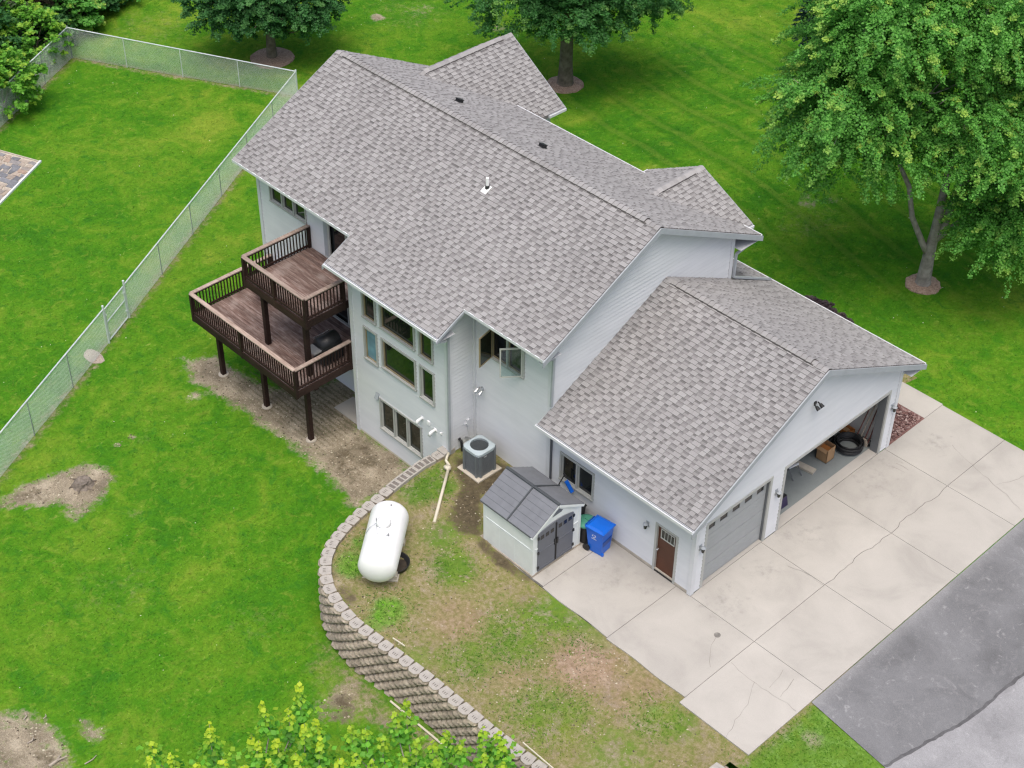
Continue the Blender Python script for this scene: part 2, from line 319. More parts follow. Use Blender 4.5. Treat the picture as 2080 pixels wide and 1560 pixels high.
def link(name, me, parent=None, mw=None):
    o = bpy.data.objects.new(name, me); COL.objects.link(o)
    mw = mw if mw is not None else Matrix.Identity(4)
    if parent is not None:
        o.parent = parent; o.matrix_local = Matrix.Translation(-ORIGIN.get(parent, Vector((0, 0, 0)))) @ mw
    else: o.matrix_world = mw
    ORIGIN[o] = mw.translation.copy(); return o
def build(mb, name, mats, parent=None, smooth_=False): return link(name, mb.mesh(name, mats, smooth_), parent)
def tag(o, label=None, cat=None, group=None, kind=None):
    if label: o['label'] = label
    if cat: o['category'] = cat
    if group: o['group'] = group
    if kind: o['kind'] = kind
    return o
def thing(name, loc, label, cat, group=None):
    o = bpy.data.objects.new(name, None); COL.objects.link(o); o.location = loc; o.empty_display_size = .2; ORIGIN[o] = Vector(loc); return tag(o, label, cat, group)
def frame(u, v, n, p): return Matrix(((u.x, v.x, n.x, p.x), (u.y, v.y, n.y, p.y), (u.z, v.z, n.z, p.z), (0, 0, 0, 1)))

class Plane:
    "an upright wall plane: u along the wall, z up, d outwards"
    def __init__(s, axis, val, sign): s.a, s.v, s.s = axis, val, sign
    def P(s, u, z, d=0.0): return (u, s.v+s.s*d, z) if s.a == 'y' else (s.v+s.s*d, u, z)
    def box(s, mb, u0, u1, z0, z1, d0, d1, mi=0):
        a = s.P(u0, z0, d0); b = s.P(u1, z1, d1); return mb.box(a[0], b[0], a[1], b[1], z0, z1, mi)

def siding(name, pl, u0, u1, z0, z1, parent, holes=(), top=None, course=.16, lap=.024, mats=None):
    "lap siding: every course a sloped board with an under-lip, cut round the openings; top(z) -> (lo, hi) trims a gable"
    mb = MB(); zs = []; z = z0
    while z < z1-1e-6: zs.append(z); z += course
    zs.append(z1)
    flip = (pl.a == 'y') == (pl.s > 0)
    def face(q, mi=0): mb.add(q[::-1] if flip else q, [(0, 1, 2, 3)], mi)
    for i in range(len(zs)-1):
        a0, b0 = zs[i], zs[i+1]
        cuts = sorted({a0, b0} | ({a0+.026} if b0-a0 > .03 else set()) | {z for h in holes for z in h[2:4] if a0 < z < b0})
        for za, zb in zip(cuts[:-1], cuts[1:]):
            nose = .026; pf = lambda z: lap-nose*.8*(1-(z-a0)/nose) if z-a0 < nose-1e-6 else lap*(1-(z-a0-nose)/(course-nose))
            da, db = pf(za), pf(zb); zm = (za+zb)/2
            iv = [(u0, u1)]
            for h in holes:
                if h[2] < zm < h[3]:
                    nv = []
                    for (p, q) in iv:
                        if h[0] > p: nv.append((p, min(q, h[0])))
                        if h[1] < q: nv.append((max(p, h[1]), q))
                    iv = [t for t in nv if t[1]-t[0] > 1e-4]
            for p, q in iv:
                pa, qa, pb, qb = p, q, p, q
                if top:
                    l, r = top(za); pa, qa = max(p, l), min(q, r); l, r = top(zb); pb, qb = max(p, l), min(q, r)
                    if qa-pa < .01: continue
                    if qb < pb: pb = qb = (pb+qb)/2
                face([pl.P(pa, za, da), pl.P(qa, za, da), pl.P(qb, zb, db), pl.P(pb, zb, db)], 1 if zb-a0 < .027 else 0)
                if za == a0: face([pl.P(pa, za, -.004), pl.P(qa, za, -.004), pl.P(qa, za, da), pl.P(pa, za, da)])
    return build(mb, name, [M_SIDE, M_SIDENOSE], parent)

# ------------------------------------------------------------------ ground
def poly_mask(x, y, poly, soft):
    "1 inside the polygon, fading to 0 over +-soft metres at its edge"
    poly = np.array(poly); n = len(poly); ins = np.zeros(x.shape, bool); dist = np.full(x.shape, 1e9)
    for i in range(n):
        (ax, ay), (bx, by) = poly[i], poly[(i+1) % n]
        c = ((ay > y) != (by > y)) & (x < (bx-ax)*(y-ay)/((by-ay) or 1e-9)+ax); ins ^= c
        t = np.clip(((x-ax)*(bx-ax)+(y-ay)*(by-ay))/max((bx-ax)**2+(by-ay)**2, 1e-9), 0, 1)
        dist = np.minimum(dist, np.hypot(x-ax-t*(bx-ax), y-ay-t*(by-ay)))
    return smooth(-soft, soft, np.where(ins, dist, -dist))
def spot(x, y, u, v, r, z=LOW, sq=1.0):
    c = gp(u, v, z); return 1-smooth(r*.35, r*1.5, np.hypot(x-c.x, (y-c.y)*sq))
FENCE = [(-18.6, -17.9), (-25.86, -5.2), (-26.75, -3.68), (-36.48, 12.44), (-47.46, 6.48), (-40.2, -5.6)]
WALL = [(-10.33, -1.45), (-10.38, -2.4), (-10.26, -3.6), (-10.08, -4.6), (-9.95, -5.55), (-9.75, -6.35), (-9.47, -7.1), (-9.05, -7.72), (-8.5, -8.2), (-7.9, -8.52), (-7.15, -8.72), (-6.3, -8.8),
        (-5.4, -8.72), (-4.3, -8.62), (-3.1, -8.54), (-1.8, -8.52), (-.5, -8.52), (.7, -8.47), (1.6, -8.4), (3.0, -8.2), (4.2, -7.5), (5.0, -6.3), (5.25, -5.0), (5.3, -4.05)]
def ground_mesh(name, xs, ys, zf, mat, attrs, keep=None):
    X, Y = np.meshgrid(xs, ys); nx, ny = len(xs), len(ys); Z = zf(X, Y)
    co = np.stack([X, Y, Z], -1).reshape(-1, 3); idx = np.arange(nx*ny).reshape(ny, nx)
    q = np.stack([idx[:-1, :-1], idx[:-1, 1:], idx[1:, 1:], idx[1:, :-1]], -1).reshape(-1, 4)
    if keep is not None: q = q[keep(co[q].mean(1)[:, 0], co[q].mean(1)[:, 1])]
    me = bpy.data.meshes.new(name); me.from_pydata(co.tolist(), [], q.tolist()); me.materials.append(mat)
    for k, fn in attrs.items():
        a = me.attributes.new(k, 'FLOAT', 'POINT'); a.data.foreach_set('value', np.clip(fn(X, Y), 0, 1).reshape(-1).astype(np.float32))
    me.polygons.foreach_set('use_smooth', [True]*len(me.polygons)); me.update(); return me
PX = lambda pts, z=LOW: [gpl(u, v, z) for u, v in pts]
DIRT_UNDER_DECK = PX([(372, 728), (440, 722), (520, 780), (600, 790), (720, 760), (735, 870), (845, 945), (805, 985), (715, 1035), (685, 990), (625, 930), (545, 872), (455, 808), (388, 775)])
DIRT_PATCH = PX([(5, 1012), (60, 975), (110, 962), (190, 938), (236, 965), (225, 1000), (190, 1035), (150, 1062), (125, 1050), (132, 1028), (60, 1032), (-10, 1036)])
DIRT_CORNER = PX([(-40, 1450), (60, 1440), (120, 1472), (150, 1530), (140, 1600), (-40, 1600)])
DIRT_WALL = PX([(640, 1285), (668, 1310), (705, 1345), (765, 1395), (840, 1450), (960, 1540), (1010, 1600), (930, 1600), (820, 1500), (740, 1470), (660, 1450), (630, 1400), (680, 1380), (655, 1330)])
def fence_strip(x, y):
    r = np.zeros(x.shape)
    for (a, b) in zip(FENCE[:-1], FENCE[1:]):
        t = np.clip(((x-a[0])*(b[0]-a[0])+(y-a[1])*(b[1]-a[1]))/((b[0]-a[0])**2+(b[1]-a[1])**2), 0, 1)
        r = np.maximum(r, 1-smooth(.1, .55, np.hypot(x-a[0]-t*(b[0]-a[0]), y-a[1]-t*(b[1]-a[1]))))
    return r
lawn_attrs = dict(
    dirt=lambda x, y: np.maximum.reduce([1.05*poly_mask(x, y, DIRT_UNDER_DECK, .85), .95*poly_mask(x, y, DIRT_PATCH, .6), .9*poly_mask(x, y, DIRT_CORNER, .8), .55*poly_mask(x, y, DIRT_WALL, .5),
        .6*spot(x, y, 395, 805, .5), .75*spot(x, y, 240, 902, .25), .75*spot(x, y, 268, 887, .22), .65*spot(x, y, 190, 1490, .5), .6*spot(x, y, 170, 1468, .3), .5*fence_strip(x, y),
        .85*spot(x, y, 765, 35, .5), .5*spot(x, y, 1640, 410, .8, 0), .45*spot(x, y, 1690, 405, .5, 0), .5*spot(x, y, 850, 20, 1.0), .62*spot(x, y, 690, 1430, 1.0), .5*spot(x, y, 1010, 55, .8)]),
    dry=lambda x, y: np.maximum.reduce([.6*fence_strip(x, y), .75*poly_mask(x, y, DIRT_WALL, .8), .5*spot(x, y, 690, 1350, 1.3), .45*spot(x, y, 270, 1045, .4), .3*spot(x, y, 230, 1200, 2.0), .32*spot(x, y, 520, 1270, 1.2),
        .35*spot(x, y, 830, 25, 3.0), .35*spot(x, y, 300, 60, 3.0), .35*spot(x, y, 1650, 450, 2.0, 0), .3*spot(x, y, 280, 890, .8), .25*spot(x, y, 1480, 40, 5, 0), .25*spot(x, y, 100, 160, 2)]),
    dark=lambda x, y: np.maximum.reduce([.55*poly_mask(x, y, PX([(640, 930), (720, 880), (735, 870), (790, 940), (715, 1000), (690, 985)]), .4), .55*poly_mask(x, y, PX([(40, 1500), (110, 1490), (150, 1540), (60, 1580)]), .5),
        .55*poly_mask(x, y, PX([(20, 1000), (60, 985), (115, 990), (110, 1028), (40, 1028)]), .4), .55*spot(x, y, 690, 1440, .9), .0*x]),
    lush=lambda x, y: np.maximum.reduce([.30*spot(x, y, 400, 220, 1.6), .2*spot(x, y, 250, 400, 3)]),
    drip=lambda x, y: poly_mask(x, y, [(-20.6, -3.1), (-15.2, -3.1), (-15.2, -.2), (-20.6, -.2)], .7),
    stripe=lambda x, y: smooth(12, 20, y)*smooth(-32, -24, x)*(1-.7*smooth(-10, 0, x)))
XS = np.concatenate([np.linspace(-400, -62, 14), np.arange(-60, 8.01, .3), np.linspace(10, 300, 14)]); YS = np.concatenate([np.linspace(-300, -22, 12), np.arange(-20, 48.01, .3), np.linspace(50, 420, 14)])
def under_pads(x, y): return np.ones(x.shape, bool)
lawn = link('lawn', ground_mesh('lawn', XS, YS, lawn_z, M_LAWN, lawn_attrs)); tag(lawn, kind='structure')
# raised terrace behind the retaining wall
INNER = []
for i, p in enumerate(WALL):
    a = Vector(WALL[max(i-1, 0)]); b = Vector(WALL[min(i+1, len(WALL)-1)]); t = (b-a).normalized(); INNER.append((p[0]-t.y*.2, p[1]+t.x*.2))
TERR = INNER+[(7, -4.0), (40, -6), (40, 30), (8, 30), (-.5, 14.5), (-5.8, 14.5), (-5.8, .5), (-10.05, .5)]
def terr_mesh():
    xs = np.arange(-10.8, 9.01, .2); ys = np.arange(-9.2, 1.01, .2); X, Y = np.meshgrid(xs, ys); X = X+np.random.uniform(-.05, .05, X.shape); Y = Y+np.random.uniform(-.05, .05, Y.shape)
    ins = poly_mask(X, Y, TERR, .001) > .99; ed = poly_mask(X, Y, TERR, .12) > .98
    pts = [Vector(p) for p in zip(X[ins & ed].tolist(), Y[ins & ed].tolist())]
    nb = len(TERR); from mathutils.geometry import delaunay_2d_cdt
    vs, es, fs, *_ = delaunay_2d_cdt([Vector(p) for p in TERR]+pts, [(i, (i+1) % nb) for i in range(nb)], [], 1, 1e-5)
    x = np.array([v.x for v in vs]); y = np.array([v.y for v in vs]); z = terr_z(x, y)
    me = bpy.data.meshes.new('terrace_lawn'); me.from_pydata(list(zip(x.tolist(), y.tolist(), z.tolist())), [], [tuple(f) for f in fs]); me.materials.append(M_TERR)
    Q = lambda pts: PX(pts, .1)
    green = lambda: .72*np.maximum.reduce([.85*poly_mask(x, y, Q([(1120, 1190), (1180, 1240), (1240, 1310), (1200, 1330), (1100, 1260), (1050, 1250)]), .5), .8*poly_mask(x, y, Q([(880, 960), (905, 950), (890, 1010), (830, 1030), (810, 1000)]), .3), .75*spot(x, y, 880, 990, .7, .2), .7*spot(x, y, 920, 1150, .8, .1),
        .55*spot(x, y, 900, 1090, .7, .1), .5*spot(x, y, 1050, 1290, 1.3, .1), .5*spot(x, y, 1330, 1450, .9, .1), .5*spot(x, y, 1380, 1470, .6, .1), .45*spot(x, y, 950, 1330, .9, .1), .45*spot(x, y, 1120, 1440, 1.3, .1), .4*spot(x, y, 1250, 1530, 1.0, .1), 1.0*smooth(5.2, 5.8, x), .3*spot(x, y, 850, 1330, .6, .1)])
    at = dict(red=np.maximum.reduce([.9*spot(x, y, 1190, 1345, 1.3, .1), .6*spot(x, y, 930, 1255, .9, .1), .6*spot(x, y, 1290, 1400, 1.0, .1), .5*spot(x, y, 1040, 1370, .6, .1)]), dry=.82-green()*.95, dirt=np.maximum.reduce([.72*spot(x, y, 1190, 1340, 1.2, .1), .62*spot(x, y, 1230, 1380, 1.0, .1), .55*spot(x, y, 920, 1255, .7, .1), .6*spot(x, y, 690, 1240, .7, .1), .5*spot(x, y, 1040, 1290, .5, .1), .5*spot(x, y, 860, 1150, .5, .1), .5*spot(x, y, 660, 1130, .5, .1), .42+0*x, .85*spot(x, y, 1650, 1500, .4, 0)]),
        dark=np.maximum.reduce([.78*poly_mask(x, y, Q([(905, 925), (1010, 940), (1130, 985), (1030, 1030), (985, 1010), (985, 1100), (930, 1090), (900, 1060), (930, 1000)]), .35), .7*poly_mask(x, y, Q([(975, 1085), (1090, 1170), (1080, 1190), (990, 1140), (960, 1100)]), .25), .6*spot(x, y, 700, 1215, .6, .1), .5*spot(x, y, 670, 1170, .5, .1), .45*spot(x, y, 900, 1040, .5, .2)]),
        lush=np.maximum.reduce([.85*spot(x, y, 720, 1150, .75, .1), .75*spot(x, y, 735, 1110, .5, .1), .8*spot(x, y, 790, 1240, .75, .1), .7*spot(x, y, 760, 1265, .5, .1), .45*spot(x, y, 1215, 1300, .6, .1), .4*spot(x, y, 860, 1000, .6, .2), .62*smooth(5.2, 5.8, x), .6*spot(x, y, 1330, 1440, .4, .1)]))
    for k, vv in at.items():
        a = me.attributes.new(k, 'FLOAT', 'POINT'); a.data.foreach_set('value', np.clip(vv, 0, 1).astype(np.float32))
    me.update(); return me
tag(link('terrace_lawn', terr_mesh()), kind='structure')

# concrete slabs, gravel bed, asphalt
drive = bpy.data.objects.new('concrete_apron', None); COL.objects.link(drive); ORIGIN[drive] = Vector((0, 0, 0)); tag(drive, kind='structure')
SX = [-3.46, -.56, 2.66, 5.34]; SY = [-.02, 3.5, 7.0, 10.3, 13.82]; GJ = .017
slabs = [(-6.4, SX[0], -3.15, -.02), (SX[0], SX[1], -3.2, -.02), (SX[1], SX[2], -3.25, SY[0]), (SX[2], SX[3], -3.5, SY[0])]
for i in range(4):
    slabs += [(0.02, SX[2], SY[i], SY[i+1]), (SX[2], SX[3], SY[i], SY[i+1])]
slabs += [(-3.6, .02, 12.72, 13.88), (-7.2, -3.6, 12.72, 13.9)]
STAINS = [(1.0, .6, 1.2), (.8, 2.6, .9), (.7, 5.0, .9), (.9, 8.6, 1.1), (.6, 9.6, .8), (-2.3, -1.2, 1.2), (-3.9, -2.4, .9), (1.0, 11.8, 1.0), (-4.2, -1.2, 1.0), (.3, 4.3, .6), (-1.0, -.6, .6)]
def wavy(y): return .05*math.sin(y*2.1)+.035*math.sin(y*5.3+1)+.02*math.sin(y*13)
def slab_mesh(x0, x1, y0, y1):
    mb = MB(); nx = max(2, int((x1-x0)/.2)); ny = max(2, int((y1-y0)/.2)); g = GJ/2; vs = []; fs = []
    for j in range(ny+1):
        for i in range(nx+1):
            x = x0+g+(x1-x0-2*g)*i/nx; y = y0+g+(y1-y0-2*g)*j/ny
            if x0 > 0 and 3.4 < y < 10.4:                              # the wandering crack along the middle joint
                wv = wavy(y)*smooth(3.5, 4.2, y)*(1-smooth(9.6, 10.3, y))
                if i == nx and x1 == SX[2]: x += wv
                if i == 0 and x0 == SX[2]: x += wv
            if y0 < -3 and j == 0 and x0 < 0: y += .02*math.sin(x*3)
            z = .0 if 0 < i < nx and 0 < j < ny else -.006
            vs.append((x, y, z+.004*math.sin(x*1.1+y)))
    W_ = nx+1
    fs = [(j*W_+i, j*W_+i+1, (j+1)*W_+i+1, (j+1)*W_+i) for j in range(ny) for i in range(nx)]; mb.add(vs, fs)
    rim = [i for i in range(nx)]+[j*W_+nx for j in range(ny)]+[ny*W_+i for i in range(nx, 0, -1)]+[j*W_ for j in range(ny, 0, -1)]
    lo = [(vs[i][0], vs[i][1], -.14) for i in rim]; up = [vs[i] for i in rim]; n = len(rim)
    mb.add(up+lo, [(n+i, n+(i+1) % n, (i+1) % n, i) for i in range(n)])
    me = mb.mesh('concrete_slab', M_CONC); a = me.attributes.new('stain', 'FLOAT', 'POINT')
    P = np.array(mb.v); val = np.zeros(len(P))
    for sx, sy, sr in STAINS: val = np.maximum(val, .5*(1-smooth(.0, sr*1.6, np.hypot(P[:, 0]-sx, P[:, 1]-sy))))
    a.data.foreach_set('value', val.astype(np.float32)); return me
for s in slabs: link('concrete_slab', slab_mesh(*s), drive)
mb = MB(); mb.box(-6.4, 5.33, -3.18, .0, -.16, -.020); mb.box(.03, 5.33, .001, 13.8, -.16, -.022); mb.box(-7.2, .02, 12.74, 13.86, -.16, -.024)
build(mb, 'joint_bed', M_JOINT, drive)
def crack(px, wd=.008):
    mb = MB(); pts = []
    for (a, b) in zip(px[:-1], px[1:]):
        A, B = gp(*a), gp(*b); n = max(2, int((B-A).length/.18))
        for k in range(n): pts.append(A.lerp(B, k/n)+Vector((random.uniform(-.03, .03), random.uniform(-.03, .03), 0)))
    pts.append(gp(*px[-1])); vs = []
    for i, p in enumerate(pts):
        t = (pts[min(i+1, len(pts)-1)]-pts[max(i-1, 0)]).normalized(); s = Vector((-t.y, t.x, 0))*wd*random.uniform(.25, .8); z = .0065
        vs += [(p.x+s.x, p.y+s.y, z), (p.x-s.x, p.y-s.y, z)]
    mb.add(vs, [(2*i, 2*i+1, 2*i+3, 2*i+2) for i in range(len(pts)-1)]); build(mb, 'slab_crack', M_CRACK, drive)
for px in [[(1457, 1292), (1445, 1310), (1443, 1355)], [(1484, 1347), (1530, 1385), (1570, 1412), (1600, 1430), (1617, 1445)], [(1531, 1387), (1518, 1430), (1494, 1462), (1488, 1480), (1475, 1497)], [(1590, 1362), (1575, 1385), (1563, 1397)], [(1611, 1380), (1598, 1400), (1585, 1416)],
           [(1935, 905), (1975, 945), (2020, 985), (2045, 1005), (2075, 1040)], [(2026, 985), (2060, 975), (2085, 965)], [(1820, 940), (1845, 955)], [(1815, 950), (1838, 960)], [(1672, 1189), (1640, 1165), (1600, 1150)]]: crack(px)
mb = MB(); c = gp(1457, 1290); mb.lathe([(.11, .006), (.10, .009)], (c.x, c.y, 0), 14); build(mb, 'drain_cover', M_CRACK, drive)
mb = MB(); mb.add([(5.36, -.62, -.014), (8.9, -1.05, -.018), (9.0, 2.2, -.018), (9.35, 8.0, -.018), (9.7, 60, -.018), (5.36, 60, -.014)], [(0, 1, 2, 3, 4, 5)]); tag(build(mb, 'asphalt_drive', M_ASPH), kind='structure')
mb = MB(); mb.add([(8.3, -.95, -.010), (8.4, -2.5, -.010), (60, -6, -.010), (60, 60, -.010), (9.6, 60, -.010), (9.3, 8, -.010), (8.95, 2.2, -.010)], [(0, 1, 2, 3, 4, 5, 6)]); tag(build(mb, 'road', M_ASPHOLD), kind='structure')
mb = MB(); tl = [(8.3, -.95), (8.95, 2.2), (9.3, 8), (9.6, 30)]; tp_ = []
for (a, b) in zip(tl[:-1], tl[1:]):
    for k in range(24): f = k/24; tp_.append((a[0]+(b[0]-a[0])*f+random.uniform(-.03, .03), a[1]+(b[1]-a[1])*f, random.uniform(.05, .09)))
mb.add([q for x, y, w_ in tp_ for q in ((x-w_, y, -.005), (x+w_*.4, y, -.005))], [(2*i, 2*i+1, 2*i+3, 2*i+2) for i in range(len(tp_)-1)]); tag(build(mb, 'tar_seam', plain('tar', (.10, .10, .105), .8, .3, 4)), kind='structure')
mb = MB(); mb.box(-5.9, .028, 10.47, 12.735, -.12, -.018)
bed = build(mb, 'gravel_bed', M_LAVA); tag(bed, kind='structure')
mb = MB()
for k in range(1500):
    x, y, r = random.uniform(-2.6, -.05), random.uniform(10.6, 12.66), random.uniform(.02, .045); a = random.uniform(0, 6)
    mb.obox((x, y, -.015+r*.4), Vector((math.cos(a), math.sin(a), random.uniform(-.3, .3)))*r, Vector((-math.sin(a), math.cos(a), 0))*r*.8, (0, 0, r*.6))
def lava_material():
    g = N('red_stones'); return g.fin(g.ramp(g.island(), [(0, (.08, .045, .042)), (.4, (.17, .095, .088)), (.75, (.25, .16, .145)), (1, (.38, .29, .27))]), .9, None, .2)
tag(build(mb, 'gravel', lava_material()), 'reddish crushed stone filling the bed beside the garage corner', 'gravel', kind='stuff')

# ------------------------------------------------------------------ retaining wall
def wall_frames():
    pts = [Vector(p) for p in WALL]; seg = [(b-a).length for a, b in zip(pts[:-1], pts[1:])]; L = sum(seg)
    def at(s):
        for a, b, l in zip(pts[:-1], pts[1:], seg):
            if s <= l: return a.lerp(b, s/l), (b-a).normalized()
            s -= l
        return pts[-1], (pts[-1]-pts[-2]).normalized()
    def sm(s):
        t = sum((at(min(max(s+k*.12, 0), L-.001))[1] for k in (-2, -1, 0, 1, 2)), Vector((0, 0))).normalized(); return at(s)[0], t
    return L, sm
WL, wall_at = wall_frames()
BW, BH = .43, .2
def block_mesh(seed, cap):
    r = random.Random(seed); w2 = BW/2-(.004 if cap else .016)
    poly = [(-.17, -.30), (.17, -.30), (w2, -.05), (w2-.025, .03), (.10, .10), (-.10, .10), (-w2+.025, .03), (-w2, -.05)]; n = len(poly); vs = []; mb = MB(); H = BH-.006
    for z in (0, .05, .1, .15, H):
        for i, (x, y) in enumerate(poly):
            j = r.uniform(-.014, .014) if (3 <= i <= 6) else 0
            vs.append((x+(r.uniform(-.008, .008) if 2 < i < 7 else 0), y+j+({0: -.06, .05: .015, .1: .035, .15: .005}.get(z, -.01 if cap else -.075) if 2 < i < 7 else 0), z))
    mb.add(vs, [(k*n+i, k*n+(i+1) % n, (k+1)*n+(i+1) % n, (k+1)*n+i) for k in range(4) for i in range(n)]); mb.add(vs[:n], [tuple(range(n-1, -1, -1))])
    mb.add(vs[-n:], [tuple(range(n))], 1 if cap else 0)
    if cap:
        for x in (-.07, 0, .07): mb.box(x-.012, x+.012, -.12, -.03, H, H+.004, 2)
    return mb
def holed_block():
    mb = MB(); w2 = BW/2-.006; H = BH-.006
    for (a, b, c, d) in ((-w2, w2, -.3, -.25), (-w2, w2, .02, .08), (-w2, -w2+.05, -.25, .02), (w2-.05, w2, -.25, .02), (-.025, .025, -.25, .02)): mb.box(a, b, c, d, 0, H, 1)
    mb.box(-w2+.05, -.025, -.25, .02, 0, H-.03, 2); mb.box(.025, w2-.05, -.25, .02, 0, H-.045, 2); return mb
wallo = thing('retaining_wall', (-8.5, -8.2, LOW), 'curved retaining wall of tan split face concrete blocks holding up the terrace', 'retaining wall')
BM = [block_mesh(i, False).mesh('block', M_BLOCK) for i in range(5)]; CMS = [block_mesh(20+i, True).mesh('cap_block', [M_BLOCK, M_CAPBLOCK, M_SLOT]) for i in range(4)]; HM = holed_block().mesh('cap_block', [M_BLOCK, M_CAPBLOCK, M_SLOT])
items = []
nb = int(WL/BW)
for c in range(10):
    for i in range(nb):
        s = (i+.5+(.5 if c % 2 else 0))*BW
        if s > WL: continue
        p, t = wall_at(s); nrm = Vector((t.y, -t.x)); q = p-nrm*(.08-.006*c); top = float(terr_z(p.x, p.y))+.13
        z = top-BH*(c+1)
        if z+BH < LOW-.02: continue
        fr = frame(Vector((-t.x, -t.y, 0)), Vector((nrm.x, nrm.y, 0)), Vector((0, 0, 1)), Vector((q.x, q.y, z)))
        vis = nrm.x*(CAM.x-q.x)+nrm.y*(CAM.y-q.y) > -8
        items.append((c, i, fr, (0 if c == 0 else 1 if vis else 2, (CAM-Vector((q.x, q.y, z))).length)))
items.sort(key=lambda t: t[3])
rest = MB()
for k, (c, i, fr, _) in enumerate(items):
    if k < 300:
        me = (HM if 1 <= i <= 5 else random.choice(CMS)) if c == 0 else random.choice(BM)
        link('cap_block' if c == 0 else 'block', me, wallo, fr)
    else:
        src = block_mesh(i*31+c, False); rest.add([fr @ Vector(v) for v in src.v], src.f)
if rest.v: tag(build(rest, 'blocks', M_BLOCK, wallo), kind='stuff')
mb = MB(); mb.box(-10.35, -9.95, -1.55, -1.05, -.2, .44); build(mb, 'end_block', M_CAPBLOCK, wallo)

# ------------------------------------------------------------------ house
HOUSE = thing('house', (-11, 4, 0), 'large grey sided house with shingle roofs and an attached garage', 'house')
GW, GL = 10.46, 6.35
ZR, YR, SLP = 9.086, 4.315, .5093
YE0, YEB, YE1 = -.762, -1.973, 9.72
XF, XB, XB1, XB2 = -5.984, -22.264, -9.641, -15.461
YH, YB, YW = -.06, -1.27, 8.69
zmain = lambda y: ZR-SLP*abs(y-YR)
GZR, GYR, GSL = 6.541, GW/2, .5015
zgar = lambda y: GZR-GSL*abs(y-GYR)
pGL, pGF, pGR = Plane('y', 0, -1), Plane('x', 0, 1), Plane('y', GW, 1)
pHG, pHL, pBF, pBS, pBL = Plane('x', -GL, 1), Plane('y', YH, -1), Plane('y', YB, -1), Plane('x', -10.01, 1), Plane('x', -15.09, -1)
SD0, SD1, DD0, DD1, DH = .45, 3.645, 4.27, 9.98, 2.82
siding('wall', pGL, -GL+.06, -.09, .1, 3.5, HOUSE, [(-5.88, -4.32, 1.12, 2.32), (-1.62, -.66, 0, 2.1)])
siding('wall', pGF, .09, GW-.09, .0, 6.4, HOUSE, [(SD0, SD1, -1, DH), (DD0, DD1, -1, DH)], lambda z: (GYR-(6.42-z)/GSL, GYR+(6.42-z)/GSL))
siding('wall', pGR, -GL, -.09, .1, 3.5, HOUSE)
siding('wall', pHG, YH+.09, YW-.09, -.2, 8.95, HOUSE, (), lambda z: (YR-(8.98-z)/SLP, YR+(8.98-z)/SLP))
siding('wall', pHL, -10.01, -GL-.09, .2, 6.62, HOUSE, [(-9.2, -7.57, 4.4, 5.72)])
siding('wall', pBS, YB+.09, YH, .1, 6.6, HOUSE, (), lambda z: (YB if z < 6.0 else YR-(8.98-z)/SLP, YH))
WIN_BAY = [('b', -13.73, -11.42, -.85, .60), ('m', -13.46, -11.62, 2.12, 3.45), ('s', -14.43, -13.67, 2.0, 3.45), ('t', -11.44, -10.67, 2.0, 3.45), ('m2', -13.48, -11.62, 3.87, 5.05), ('s2', -14.43, -13.67, 3.83, 5.05), ('t2', -11.44, -10.69, 3.83, 5.05)]
siding('wall', pBF, -15.0, -10.1, LOW+.08, 6.0, HOUSE, [(a, b, c, d) for _, a, b, c, d in WIN_BAY])
siding('wall', pBL, YB, YH, LOW, 6.6, HOUSE, (), lambda z: (YB if z < 6.0 else YR-(8.98-z)/SLP, YH))
siding('wall', pHL, -21.8, -15.1, LOW, 6.62, HOUSE, [(-21.16, -18.98, 4.9, 5.95), (-18.0, -15.7, 3.96, 6.0), (-18.2, -15.8, 1.36, 3.4)])
siding('wall', Plane('x', -21.89, -1), YH, YW, LOW, 8.95, HOUSE, (), lambda z: (YR-(8.98-z)/SLP, YR+(8.98-z)/SLP))
siding('wall', Plane('y', YW, 1), -21.89, -GL, -1.9, 6.7, HOUSE)
# corner trims
def corner(x, y, z0, z1, sx, sy, w_=.11, m=M_CORNER):
    mb = MB(); mb.box(x-sx*.0, x-sx*w_, y+sy*.05, y-sy*.02, z0, z1); mb.box(x+sx*.05, x+sx*.001, y+sy*.05, y-sy*w_, z0, z1); build(mb, 'corner_trim', m, HOUSE)
corner(0, 0, .02, 3.55, 1, -1); corner(0, GW, .02, 3.55, 1, 1); corner(-GL, YH, .1, 6.5, 1, -1); corner(-GL, YW, 3.6, 6.6, 1, 1); corner(-10.01, YB, .15, 5.95, 1, -1); corner(-15.09, YB, LOW, 5.95, -1, -1); corner(-21.89, YH, LOW, 6.5, -1, -1)
mb = MB(); mb.box(-10.01+.012, -10.01+.09, YH-.09, YH-.012, .2, 6.5); build(mb, 'corner_trim', M_CORNER, HOUSE)
# foundations
mb = MB(); mb.box(-GL-.02, -.03, -.008, .1, -.3, .1); mb.box(-10.0, -GL, YH-.008, YH+.1, -.4, .24); mb.box(-10.4, -10.0-.005, YB-.01, YB+.15, -.5, .33); mb.box(-10.1, -9.995, YB, YH, -.4, .2); mb.box(-15.1, -10.02, YB-.012, YB+.1, LOW-.3, LOW+.08, 1)
build(mb, 'foundation', [M_CREAM, M_PIPE], HOUSE)
# inner box so that no light leaks in
mb = MB(); mb.box(-21.8, -GL-.12, YH+.22, YW-.1, -2.2, 6.1); mb.box(-15.0, -10.1, YB+.22, YH+.5, -2.2, 5.6); build(mb, 'interior_core', M_BLACKHOLE, HOUSE)

